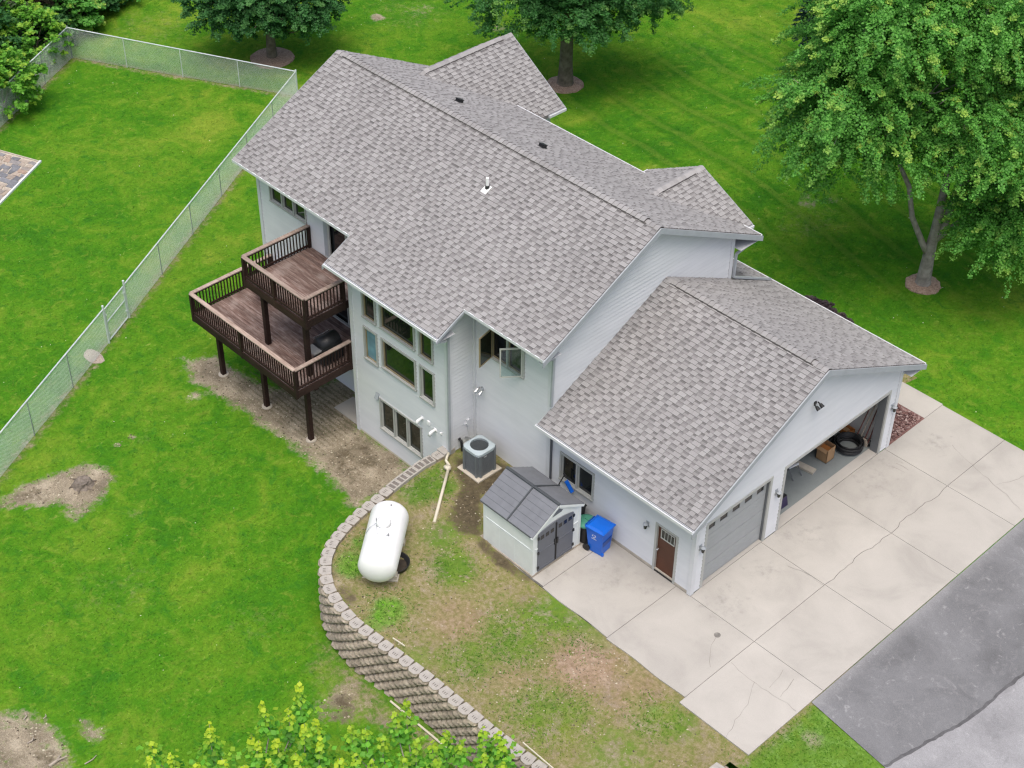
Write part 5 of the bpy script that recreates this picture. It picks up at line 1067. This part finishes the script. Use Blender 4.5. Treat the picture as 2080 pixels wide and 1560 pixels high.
# patio of slate pavers with white edging, upper left
def patio():
    P = [Vector((*gpl(82, 330), 0)), Vector((*gpl(-30, 299), 0))]; A = P[0]; u = (P[1]-A).normalized(); Q = Vector((*gpl(-5, 420), 0)); v = (Q-A).normalized()
    pt = bpy.data.objects.new('patio', None); COL.objects.link(pt); ORIGIN[pt] = Vector((0, 0, 0)); tag(pt, kind='structure')
    r = random.Random(3); y = .12
    mb = MB(); q = [A, A+u*3.6, A+u*3.6+v*6, A+v*6]; mb.add([(p.x, p.y, LOW+.012) for p in q], [(0, 1, 2, 3)]); build(mb, 'mortar_bed', M_CREAM, pt)
    while y < 5.8:
        h = r.uniform(.2, .42); x = .05+r.uniform(0, .12)
        while x < 3.5:
            wd = r.uniform(.2, .6); c = [(x+.015, y+.015), (x+wd-.015, y+.015), (x+wd-.015, y+h-.015), (x+.015, y+h-.015)]
            poly = []
            for (cx, cy) in c:
                p = A+u*(cx+r.uniform(-.06, .06))+v*(cy+r.uniform(-.05, .05)); poly.append((p.x, p.y))
            n0 = (poly[1][0]-poly[0][0])*(poly[2][1]-poly[0][1])-(poly[1][1]-poly[0][1])*(poly[2][0]-poly[0][0])
            if n0 < 0: poly = poly[::-1]
            mb = MB(); mb.prism(poly, LOW-.02, LOW+.03+r.uniform(0, .015)); build(mb, 'paver', M_PAVER, pt); x += wd
        y += h
    mb = MB(); mb.beam(A+v*-.05+Vector((0, 0, LOW+.03)), A+v*6+Vector((0, 0, LOW+.03)), .09, .12); mb.beam(A+Vector((0, 0, LOW+.02)), A+u*3.6+Vector((0, 0, LOW+.02)), .05, .1, 1); build(mb, 'edging', [M_WHITE, M_CREAM], pt)
patio()
c = gp(190, 725, LOW); mb = MB(); poly = [(c.x+.55*math.cos(a)*(1+.12*math.sin(3*a)), c.y+.33*math.sin(a)*(1+.1*math.cos(2*a))) for a in [k*2*math.pi/11 for k in range(11)]]; mb.prism(poly, LOW-.03, LOW+.015); tag(build(mb, 'stepping_stone', M_STONE), 'flat pinkish stepping stone at the foot of the fence', 'stepping stone')
c = gp(168, 984, LOW); t = thing('tree_stump', (c.x, c.y, LOW), 'low weathered tree stump in the bare dirt patch', 'stump'); mb = MB(); mb.lathe([(.42, -.02), (.34, .06), (.28, .16), (.25, .2), (.1, .19)], (c.x, c.y, LOW), 14)
mb.v = [(x+random.uniform(-.04, .04), y+random.uniform(-.04, .04), z+random.uniform(-.02, .03)) for x, y, z in mb.v]; build(mb, 'wood', plain('stump_wood', (.17, .145, .12), .95, .4, 8, bumpy=.6), t)
for k in range(6): a = k*1.05; mb = MB(); mb.tube([(c.x+.25*math.cos(a), c.y+.25*math.sin(a), LOW+.06), (c.x+.5*math.cos(a+.2), c.y+.5*math.sin(a+.2), LOW+.0)], [.07, .02], 6); build(mb, 'root', M_BARK, t)
for k, (a, b, rr, lab) in enumerate((((100, 1556), (122, 1535), .05, 'thick pale branch on the bare soil at the picture corner'), ((55, 1510), (68, 1498), .028, 'short pale stick in the middle of the corner soil'), ((48, 1462), (52, 1448), .02, 'thin stick near the top of the corner soil'), ((172, 1552), (196, 1534), .02, 'thin twig on the grass beside the corner soil'), ((88, 1460), (92, 1450), .016, 'small twig right of the thin stick'))):
    A, B = gp(*a, LOW+.04), gp(*b, LOW+.05); mb = MB(); m = A.lerp(B, .5)+Vector((.05, .04, .02)); mb.tube([A, m, B], [rr, rr*.9, rr*.5], 6)
    if k == 0: mb.tube([m, m+Vector((.1, .3, .05))], [.035, .015], 6)
    tag(build(mb, 'stick', M_TIMBER), lab, 'stick')

# ------------------------------------------------------------------ trees
RNG = np.random.default_rng(11)
def leaf_mesh(name, P, Dn, size, young, mat, droop=.35):
    "one bent leaf (two quads folded along the midrib) at every point"
    n = len(P); Dn = Dn/np.maximum(np.linalg.norm(Dn, axis=1, keepdims=True), 1e-6)
    a = np.cross(Dn, RNG.normal(size=(n, 3))); a /= np.maximum(np.linalg.norm(a, axis=1, keepdims=True), 1e-6); b = np.cross(Dn, a)
    s = size[:, None]*RNG.uniform(.75, 1.25, (n, 1)); f = Dn*s*droop
    tip = P+a*s*1.05-f*.6; base = P-a*s*.75; lft = P+b*s*.8+a*s*.15-f*.5; rgt = P-b*s*.8+a*s*.15-f*.5
    V = np.stack([base, rgt, tip, lft], 1).reshape(-1, 3); i = np.arange(n)*4
    me = bpy.data.meshes.new(name); me.vertices.add(n*4); me.vertices.foreach_set('co', V.astype(np.float32).ravel())
    tri = np.stack([i, i+1, i+2, i, i+2, i+3], 1).reshape(-1); me.loops.add(len(tri)); me.loops.foreach_set('vertex_index', tri.astype(np.int32))
    me.polygons.add(n*2); me.polygons.foreach_set('loop_start', np.arange(0, n*6, 3, dtype=np.int32)); me.polygons.foreach_set('loop_total', np.full(n*2, 3, np.int32))
    me.materials.append(mat); me.update(calc_edges=True); at = me.attributes.new('young', 'FLOAT', 'POINT'); at.data.foreach_set('value', np.repeat(young, 4).astype(np.float32)); return me
def sprays(starts, dirs, lens, per, sag, spread, size, ycurve, yprob):
    "leaves along drooping twigs; the twig end may carry young growth"
    P, D, S, Yv = [], [], [], []
    for p, d, L in zip(starts, dirs, lens):
        t = np.sqrt(RNG.uniform(0, 1, per)); c = p+d*(t*L)[:, None]; c[:, 2] -= sag*L*t**2
        off = RNG.normal(size=(per, 3))*spread*(1.1-.75*t)[:, None]; off[:, 2] *= .4; c = c+off
        up = np.tile(np.array([0, 0, 1.0]), (per, 1))+RNG.normal(size=(per, 3))*.55+d*.25
        yy = np.zeros(per)
        if RNG.uniform() < yprob: yy = np.clip((t-ycurve)/(1-ycurve), 0, 1)*RNG.uniform(.6, 1.0)
        P.append(c); D.append(up); S.append(size*(1-.25*t)); Yv.append(yy)
    return np.concatenate(P), np.concatenate(D), np.concatenate(S), np.concatenate(Yv)
def crown_points(n, c, rad, lump, seed, low=-.55):
    "points on the lumpy outer part of a crown, with outward directions"
    g = np.random.default_rng(seed); d = g.normal(size=(n*3, 3)); d /= np.linalg.norm(d, axis=1, keepdims=True); d = d[d[:, 2] > low][:n]
    k = g.normal(size=(7, 3)); ph = g.uniform(0, 6, 7); l = sum(np.sin(d@(kk*2.3)+pp) for kk, pp in zip(k, ph))/7
    r = (g.uniform(.35, 1.0, len(d))**.55)*(1+lump*l*1.6); return np.array(c)+d*np.array(rad)*r[:, None], d
def tree(name, base, label, trunk, lobes, per, leaf, mat, bark=M_BARK, seed=1, sag=.55, yprob=.3, ycurve=.72, tlen=(.9, 1.7), lump=.35, limbs=9, spread=.22, cat='tree', group=None):
    """trunk = list of stems [(point, radius), ...]; lobes = [(centre, radii, sprays, lowest direction)] in metres from the base.
    Limbs run from the stems into each lobe; leafy twigs fill the outer part of every lobe."""
    root = thing(name, base, label, cat, group); B = Vector(base); r = random.Random(seed); mb = MB(); stems = []
    for st in trunk:
        pts = [B+Vector(p) for p, _ in st]; mb.tube(pts, [q for _, q in st], 10); stems += [(p, q) for p, (_, q) in zip(pts[2:], st[2:])]
    PP, DD, CC = [], [], []
    for k, (c, rad, n, low) in enumerate(lobes):
        C = np.array(B+Vector(c)); pts, dd = crown_points(n, C, rad, lump, seed*31+k, low); PP.append(pts); DD.append(dd); CC.append(np.tile(C, (len(pts), 1)))
        near = sorted(stems, key=lambda t: (t[0]-Vector(C)).length+max(0, t[0].z-C[2])*1.5)[:2]
        for i in range(0, len(pts), max(1, len(pts)//limbs)):
            sp, sr = near[i % len(near)]; e = Vector(pts[i]); m = sp.lerp(e, .5)-Vector((0, 0, .06*(e-sp).length)); kk = min(sr*.5, .09)
            mb.tube([sp, sp.lerp(m, .5)+Vector((0, 0, .12)), m, m.lerp(e, .6), e], [kk, kk*.85, kk*.6, kk*.35, .01], 5)
    build(mb, 'trunk', bark, root, True)
    pts, dd, CC = np.concatenate(PP), np.concatenate(DD), np.concatenate(CC)
    d2 = dd*np.array([1, 1, .6])+np.array([0, 0, .30])+RNG.normal(size=dd.shape)*.32; d2 /= np.linalg.norm(d2, axis=1, keepdims=True)
    P, D, S, Y = sprays(pts-d2*.5, d2, RNG.uniform(*tlen, len(pts)), per, sag, spread, leaf, ycurve, yprob)
    cc = np.repeat(CC, per, 0); D = D+.12*(P-cc); k = P[:, 2] > base[2]+.2; hi = np.clip((P[:, 2]-cc[:, 2])*.3+.75, .25, 1)
    link('crown', leaf_mesh('crown', P[k], D[k], S[k], (Y*hi)[k], mat), root); return root
def mulch_ring(u, v, z, r, label, m=M_MULCH):
    c = gp(u, v, z); z = float(lawn_z(c.x, c.y)); c = gp(u, v, z); mb = MB(); mb.lathe([(r, -.03), (r*.97, .05), (r*.6, .09), (.1, .12)], (c.x, c.y, z), 26)
    mb.v = [(x+random.uniform(-.04, .04), y+random.uniform(-.04, .04), zz+random.uniform(-.01, .02)) for x, y, zz in mb.v]; tag(build(mb, 'mulch_ring', m), label, 'mulch ring', kind='structure'); return c
def sc_off(r, z, toward=0.0):
    "offset: r metres to the picture's right, toward metres nearer the camera, z metres up"
    return (.6905*r+.557*toward, .7233*r-.539*toward, z)
c = mulch_ring(1874, 578, 0, .72, 'tan mulch ring')
tree('maple_tree', (c.x, c.y, c.z), 'large spreading bright maple with drooping boughs and several stems',
     [[((0, 0, -.15), .46), ((0, 0, .15), .31), ((0, 0, 1.3), .25), (sc_off(.05, 2.6), .19), (sc_off(.1, 5.5), .15), (sc_off(.2, 9), .11), (sc_off(.3, 12.5), .03)],
      [((0, 0, 1.4), .15), (sc_off(-.35, 2.0), .13), (sc_off(-.95, 3.2), .11), (sc_off(-1.3, 4.6), .10), (sc_off(-2.6, 7), .06), (sc_off(-3.8, 9.3), .02)],
      [((0, 0, 1.9), .17), (sc_off(.35, 2.8), .16), (sc_off(.55, 4.2), .14), (sc_off(1.6, 7), .10), (sc_off(2.6, 10), .03)], [((0, 0, 2.0), .13), (sc_off(.6, 2.9, .3), .11), (sc_off(1.5, 4.2, .8), .08), (sc_off(2.6, 5.0, 1.2), .03)]],
     [(sc_off(-4.0, 9.6, .3), (2.7, 2.7, 2.2), 250, -.8), (sc_off(-3.5, 7.4, .2), (2.8, 2.8, 1.6), 240, -.8), (sc_off(-3.3, 12.2), (2.7, 2.7, 1.9), 240, -.7), (sc_off(-4.7, 8.3, .6), (2.0, 2.0, 1.6), 130, -.8), (sc_off(-4.2, 10.9, -.5), (2.3, 2.3, 1.6), 140, -.8), (sc_off(-1.5, 11.6), (2.7, 2.7, 2.0), 230, -.7), (sc_off(.8, 12.6), (3.0, 3.0, 2.1), 230, -.7), (sc_off(3.4, 11.0), (2.9, 2.9, 2.2), 240, -.7),
      (sc_off(-.6, 8.6, 1.6), (2.3, 2.3, 1.6), 190, -.8), (sc_off(2.4, 8.0, 1.8), (2.6, 2.6, 1.9), 230, -.8), (sc_off(4.8, 7.6, .6), (2.6, 2.6, 2.2), 230, -.8), (sc_off(1.9, 4.9, 2.2), (1.7, 1.7, 1.3), 130, -.8), (sc_off(3.8, 5.0, 1.6), (2.0, 2.0, 1.7), 180, -.8), (sc_off(2.2, 3.9, 2.3), (1.1, 1.1, .9), 60, -.8), (sc_off(0, 9, -2.6), (4.2, 4.2, 3.0), 300, -.6)],
     145, .062, M_LEAF_MAPLE, M_BARKPALE, 5, .5, .42, .74, (1.0, 2.1), .55, 8, spread=.17)
c = mulch_ring(1148, 172, -.9, .95, 'tan mulch ring')
def straight(h, r): return [[((0, 0, -.15), r*1.7), ((0, 0, .15), r*1.25), ((0, 0, 1.2), r), ((.05, 0, h*.4), r*.85), ((.1, .05, h*.65), r*.55), ((0, 0, h*.95), r*.12)]]
tree('shade_tree', (c.x, c.y, c.z), 'dense dark green round tree with a straight trunk beyond the roof', straight(9.5, .33),
     [(sc_off(-2.4, 5.4, .3), (3.0, 3.0, 2.2), 260, -.8), (sc_off(2.3, 5.6, .4), (3.1, 3.1, 2.1), 280, -.8), (sc_off(0, 5.1, 1.6), (2.6, 2.6, 1.7), 220, -.8), (sc_off(0, 8.6), (4.2, 4.2, 2.6), 300, -.7), (sc_off(0, 6.8, -2.4), (3.6, 3.6, 2.6), 180, -.6), (sc_off(3.8, 5.5), (1.8, 1.8, 1.3), 90, -.8)], 115, .068, M_LEAF_MID, M_BARK, 8, .42, .3, .72, (.8, 1.4), .3, 7, spread=.18)
c = mulch_ring(553, 118, LOW, 1.15, 'reddish brown mulch ring')
tree('dark_maple_tree', (c.x, c.y, c.z), 'deep green low branched maple in the mulch ring behind the fence', straight(7.5, .22),
     [(sc_off(-2.0, 3.5, .2), (2.2, 2.2, 1.7), 200, -.8), (sc_off(1.9, 3.7, .2), (2.3, 2.3, 1.7), 220, -.8), (sc_off(0, 3.5, 1.2), (1.9, 1.9, 1.3), 160, -.8), (sc_off(0, 5.4), (3.4, 3.4, 2.2), 230, -.7), (sc_off(0, 4.2, -1.8), (2.8, 2.8, 2.1), 140, -.6)], 115, .076, M_LEAF_DARK, M_BARK, 12, .4, .3, .55, (.7, 1.2), .3, 7, spread=.17)
tree('background_maple', (-17.5, 43.5, 0), 'tall leafy tree rising behind the large maple at the frame corner', straight(12, .38), [((0, 0, 7.5), (6.0, 6.0, 5.0), 620, -.7)], 60, .13, M_LEAF_MAPLE, M_BARK, 21, .6, .3, .75, (1.0, 2.0), .4, 10)
tree('background_ash', (-6.5, 36.5, 0), 'dark leafy tree behind the large maple at the right edge', straight(10, .33), [((0, 0, 6.5), (5.0, 5.0, 4.4), 460, -.7)], 60, .13, M_LEAF_MID, M_BARK, 22, .6, .25, .78, (1.0, 2.0), .4, 8)
def spruce(x, y, z, h, r, label):
    root = thing('spruce_tree', (x, y, z), label, 'tree'); mb = MB(); mb.cyl((x, y, z-.1), (x, y, z+h), .16, .02, 8); build(mb, 'trunk', M_BARK, root); st, ds, ls = [], [], []
    for k in range(260):
        t = (k/260)**.8; a = k*2.4; rr = r*(1-t)+.1; st.append((x, y, z+.3+t*h*.97)); ds.append((math.cos(a), math.sin(a), .1)); ls.append(rr*RNG.uniform(.8, 1.1))
    P, D, S, Y = sprays(np.array(st), np.array(ds), ls, 60, .25, .12, .085, .85, .3); link('crown', leaf_mesh('crown', P, D, S, Y, M_LEAF_SPRUCE), root)
p = gp(1650, 85, 0); spruce(p.x, p.y, 0, 3.6, 1.2, 'dark blue green spruce half hidden by the large maple')
# brush behind the fence
def shrub(name, u, v, r, h, mat, label, n=130, leaf=.12, yprob=.4, z=LOW, seed=0, cat='shrub', group='shrubs crowding behind the fence corner'):
    c = gp(u, v, z); root = thing(name, (c.x, c.y, z), label, cat, group); mb = MB(); rr = random.Random(seed)
    pts, dd = crown_points(n, (c.x, c.y, z+h*.55), (r, r, h*.5), .35, 100+seed, -.7)
    for i in range(0, n, max(1, n//9)): mb.tube([(c.x+rr.uniform(-.15, .15), c.y+rr.uniform(-.15, .15), z-.1), (c.x*.5+pts[i][0]*.5, c.y*.5+pts[i][1]*.5, z+h*.35), tuple(pts[i])], [.05, .03, .01], 5)
    build(mb, 'stems', M_BARK, root); P, D, S, Y = sprays(pts, dd*np.array([1, 1, .8])+np.array([0, 0, .3]), RNG.uniform(.4, .8, n)*min(1, r), 46, .3, .2*min(1, r), leaf, .6, yprob); k = P[:, 2] > z+.03
    link('foliage', leaf_mesh('foliage', P[k], D[k], S[k], Y[k], mat), root)
for i, a in enumerate([('lime_shrub', 66, 128, 1.4, 3.0, M_LEAF_LIME, 'lime green bushy sapling behind the far fence rail'), ('lime_shrub', 8, 225, 1.7, 3.0, M_LEAF_LIME, 'lime green shrub spilling over the fence at the left edge'), ('grey_shrub', 6, 120, 1.6, 3.2, M_LEAF_GREY, 'grey green shrub between the two lime shrubs'), ('leafy_shrub', 150, 58, 1.1, 2.4, M_LEAF_MAPLE, 'mid green leafy shrub right beside the fence corner post'), ('leafy_shrub', 108, 92, .9, 1.6, M_LEAF_DARK, 'dark leafy shrub between the corner post and the lime sapling'),
        ('brown_brush', 110, 28, 2.2, 3.0, M_LEAF_BROWN, 'dark brown brush thicket at the top of the frame'), ('brown_brush', 30, 62, 2.4, 3.2, M_LEAF_BROWN, 'olive brown thicket in the far left corner'), ('leafy_shrub', 200, 22, 1.2, 2.0, M_LEAF_DARK, 'dark shrub at the right end of the thicket'), ('leafy_shrub', 228, 2, 1.1, 1.8, M_LEAF_MAPLE, 'bright leafy shrub at the lawn edge by the thicket end'), ('leafy_shrub', -30, 160, 1.9, 3.4, M_LEAF_DARK, 'tall dark shrub cut off by the left frame edge'), ('brown_brush', 170, -18, 2.0, 2.6, M_LEAF_BROWN, 'brown brush beyond the thicket cut by the frame top'), ('leafy_shrub', 60, -20, 2.4, 3.6, M_LEAF_DARK, 'dark tree-like shrub behind the brown thicket')]):
    shrub(*a, seed=i, n=150 if i != 5 else 220)
shrub('plum_shrub', 1658, 648, .5, .55, M_LEAF_PLUM, 'dark purple leaved shrub showing above the garage eave', 110, .09, .3, 0, 40, group='purple shrubs beside the front walk'); shrub('plum_shrub', 1702, 668, .38, .45, M_LEAF_PLUM, 'smaller purple shrub just right of the larger one', 80, .09, .3, 0, 41, group='purple shrubs beside the front walk')
# young trees at the bottom of the frame: upright leaders with whorls of yellow-green leaves
def sapling(name, base, tips, label, seed, yk):
    root = thing(name, base, label, 'tree', 'young trees in front of the block wall'); b = Vector(base); mb = MB(); r = random.Random(seed); P, D, S, Y = [], [], [], []
    fk = b+Vector((0, 0, 1.3)); mb.tube([b-Vector((0, 0, .1)), fk], [.1, .07], 8)
    for (u, v, z, L) in tips:
        t = gp(u, v, z); s = t-Vector((r.uniform(-.12, .12), r.uniform(-.12, .12), L)); m = fk.lerp(s, .6)+Vector((0, 0, .1)); mb.tube([fk, m, s, t], [.04, .028, .018, .006], 5)
        n = int(44*L/1.2)+12; q = r.random()
        for k in range(n):
            f = k/n; c = Vector(s).lerp(t, f); a = k*2.399; rad = .05+.30*(1-f)**.9*min(1, f*3+.35); o = Vector((math.cos(a), math.sin(a), 0)); p = c+o*rad*r.uniform(.35, 1.15)+Vector((0, 0, r.uniform(-.12, .08)-rad*.25))
            P.append(p); D.append(o*.55+Vector((r.uniform(-.3, .3), r.uniform(-.3, .3), .85))); S.append(.105*(1.1-.35*f)); Y.append(min(1, max(0, (f-.42)*1.7+r.uniform(-.3, .3)))*yk)
        for k in range(int(34*L)):                                     # looser green leaves lower on the side shoots
            a = r.uniform(0, 6.28); R_ = r.uniform(.08, .62); p = s+Vector((R_*math.cos(a), R_*math.sin(a), r.uniform(-.8, .45)))
            P.append(p); D.append(Vector((r.uniform(-.6, .6), r.uniform(-.6, .6), 1))); S.append(.095); Y.append(max(0, r.uniform(-.2, .55))*yk)
    build(mb, 'trunk', M_BARKPALE, root, True); link('crown', leaf_mesh('crown', np.array([tuple(p) for p in P]), np.array([tuple(d) for d in D]), np.array(S), np.array(Y), M_LEAF_YOUNG), root)
c1 = gp(500, 1660, .8); c2 = gp(860, 1650, .8)
sapling('young_maple', (c1.x, c1.y, LOW), [(300, 1535, 2.8, 1.0), (308, 1508, 2.6, .8), (345, 1530, 2.8, .9), (425, 1470, 2.9, 1.5), (398, 1550, 2.7, .8), (525, 1505, 2.8, 1.0), (510, 1495, 2.6, .9), (530, 1427, 3.0, 1.2), (607, 1383, 3.2, 1.6), (585, 1440, 2.9, 1.1), (640, 1462, 2.8, 1.0), (618, 1470, 3.0, 1.2), (560, 1500, 2.8, 1.0), (650, 1500, 2.7, 1.1), (600, 1530, 2.8, 1.0), (545, 1545, 2.7, 1.0), (450, 1540, 2.8, 1.0), (495, 1555, 2.8, .9), (690, 1540, 2.6, .9), (265, 1560, 2.7, .8)], 'young maple with yellow tipped leaders at the bottom of the frame', 4, 1.0)
sapling('young_maple', (c2.x, c2.y, LOW), [(712, 1475, 2.6, 1.1), (742, 1478, 2.5, .9), (778, 1495, 2.5, 1.0), (826, 1420, 2.9, 1.5), (800, 1445, 2.7, 1.1), (845, 1500, 2.6, 1.2), (905, 1483, 2.6, 1.2), (880, 1505, 2.5, 1.0), (980, 1478, 2.6, 1.3), (1012, 1486, 2.5, .9), (1018, 1508, 2.4, .9), (935, 1506, 2.4, .8), (820, 1535, 2.6, 1.0), (755, 1545, 2.5, 1.0), (890, 1540, 2.5, 1.0), (985, 1530, 2.4, 1.0), (720, 1530, 2.5, 1.0), (1020, 1552, 2.3, .8), (855, 1560, 2.5, .9)], 'young green maple with lighter tips in front of the wall foot', 9, .72)

# ------------------------------------------------------------------ grass blades over the turf
def grass(name, n, region, zf, ok, label):
    x = RNG.uniform(region[0], region[1], n); y = RNG.uniform(region[2], region[3], n); k = ok(x, y); x, y = x[k], y[k]
    px = np.stack([x-CAM.x, y-CAM.y, zf(x, y)-CAM.z], 1); dep = px@np.array(FWD); u = 1040+F_PX*(px@np.array(RIGHT))/dep; v = 780-F_PX*(px@np.array(UP))/dep
    k = (u > -150) & (u < 2230) & (v > -150) & (v < 1700); x, y = x[k], y[k]; m = len(x); a = RNG.uniform(0, 6.28, m); h = RNG.uniform(.025, .065, m); wd = RNG.uniform(.012, .03, m); z = zf(x, y)-.01
    ln = RNG.normal(0, .055, (m, 2)); V = np.zeros((m, 3, 3)); V[:, 0] = np.stack([x-np.cos(a)*wd, y-np.sin(a)*wd, z], 1); V[:, 1] = np.stack([x+np.cos(a)*wd, y+np.sin(a)*wd, z], 1); V[:, 2] = np.stack([x+ln[:, 0], y+ln[:, 1], z+h], 1)
    me = bpy.data.meshes.new(name); me.vertices.add(m*3); me.vertices.foreach_set('co', V.astype(np.float32).ravel()); me.loops.add(m*3); me.loops.foreach_set('vertex_index', np.arange(m*3, dtype=np.int32)); me.polygons.add(m); me.polygons.foreach_set('loop_start', np.arange(0, m*3, 3, dtype=np.int32)); me.polygons.foreach_set('loop_total', np.full(m, 3, np.int32))
    me.materials.append(M_BLADE); me.update(calc_edges=True); tag(link(name, me), label, 'grass', kind='stuff')
def lawn_ok(x, y):
    bad = (lawn_attrs['dirt'](x, y) > RNG.uniform(.1, .6, x.shape)) | (lawn_attrs['dark'](x, y) > .3)
    bad |= (x > -22) & (x < -6) & (y > -1.3) & (y < 10) | ((x > -10.6) & (y < 0) & (y > -8.9)) | ((x > -3.5) & (y < 0) & (y > -8.95)) | ((x > -7.3) & (y < 13.95) & (y > -1)) | ((x > .05) & (y < 13.9)) | (x > 5.0)
    bad |= poly_mask(x, y, [gpl(82, 330), gpl(-40, 296), gpl(-120, 420), gpl(-5, 425)], .02) > .5
    return ~bad
grass('lawn_grass', 420000, (-56, 5, -19, 46), lawn_z, lawn_ok, 'short green lawn grass covering the yards')
def terr_ok(x, y):
    d = poly_mask(x, y, TERR, .05) > .95; g_ = np.zeros(x.shape)
    for (u, v, r, z) in ((720, 1150, .7, .1), (735, 1110, .6, .1), (790, 1240, .9, .1), (880, 990, .9, .2), (920, 1150, .9, .1), (1190, 1270, 1.2, .1), (1050, 1290, 1.4, .1), (1330, 1450, .9, .1), (1640, 1500, 2.0, 0), (950, 1330, 1, .1), (1120, 1440, 1.4, .1)): g_ = np.maximum(g_, spot(x, y, u, v, r, z))
    return d & (g_ > RNG.uniform(.0, .9, x.shape)) & ~((y > -3.6) & (x > -6.5) & (x < 5.4)) & ~((x > 5.36) & (y > -.75-(x-5.36)*.12))
grass('terrace_grass', 40000, (-10.4, 9, -9, 0), terr_z, terr_ok, 'patchy grass on the raised terrace')

def scatter(name, n, region, zf, dens, mat, label, cat, r0, r1, flat=.6):
    x = RNG.uniform(region[0], region[1], n); y = RNG.uniform(region[2], region[3], n); k = dens(x, y) > RNG.uniform(0, 1, n); x, y = x[k], y[k]; m = len(x); z = zf(x, y); r = RNG.uniform(r0, r1, m)**1.0
    base = np.array([(1, 0, 0), (0, 1, 0), (-1, 0, 0), (0, -1, 0), (0, 0, 1)], float); V = base[None]*r[:, None, None]*RNG.uniform(.6, 1.4, (m, 5, 1)); V[:, :, 2] *= flat; a = RNG.uniform(0, 6.28, m); c_, s_ = np.cos(a)[:, None], np.sin(a)[:, None]
    X = V[:, :, 0]*c_-V[:, :, 1]*s_+x[:, None]; Y = V[:, :, 0]*s_+V[:, :, 1]*c_+y[:, None]; Z = V[:, :, 2]+z[:, None]; F = [(i*5+a_, i*5+b_, i*5+4) for i in range(m) for a_, b_ in ((0, 1), (1, 2), (2, 3), (3, 0))]
    me = bpy.data.meshes.new(name); me.from_pydata(np.stack([X, Y, Z], -1).reshape(-1, 3).tolist(), [], F); me.materials.append(mat); me.update(); tag(link(name, me), label, cat, kind='stuff')
def clod_material():
    g = N('soil_crumbs'); return g.fin(g.ramp(g.island(), [(0, (.05, .042, .032)), (.35, (.15, .12, .085)), (.65, (.30, .255, .18)), (1, (.50, .46, .36))]), .95, None, .1)
M_CLOD = clod_material()
scatter('soil_crumbs', 22000, (-30, 2, -18, -1), lawn_z, lambda x, y: (lawn_attrs['dirt'](x, y) > .55)*.8*~((x > -10.5) & (y > -8.7)), M_CLOD, 'clods and pebbles strewn over the bare dirt of the lower yard', 'soil', .012, .045)
scatter('terrace_crumbs', 4500, (-10.2, 5.2, -8.6, -.2), terr_z, lambda x, y: poly_mask(x, y, TERR, .05)*(.35+.5*spot(x, y, 1190, 1340, 1.4, .1)+.6*spot(x, y, 960, 1050, 1.5, .2))*~((x > -6.4) & (y > -3.4)), M_CLOD, 'small clods and straw bits on the terrace', 'soil', .010, .034)
def clover_material():
    g = N('clover_heads'); return g.fin(g.ramp(g.island(), [(0, (.55, .60, .35)), (1, (.75, .75, .68))]), .8, None, .1)
scatter('clover', 900, (-50, 6, -18, 40), lawn_z, lambda x, y: .45*~((x > -22.5) & (y > -1.5) & (y < 14))*~((x > -10.6) & (y < 0) & (y > -8.9)), clover_material(), 'pale clover heads dotting the lawn', 'clover', .012, .028, 1.2)
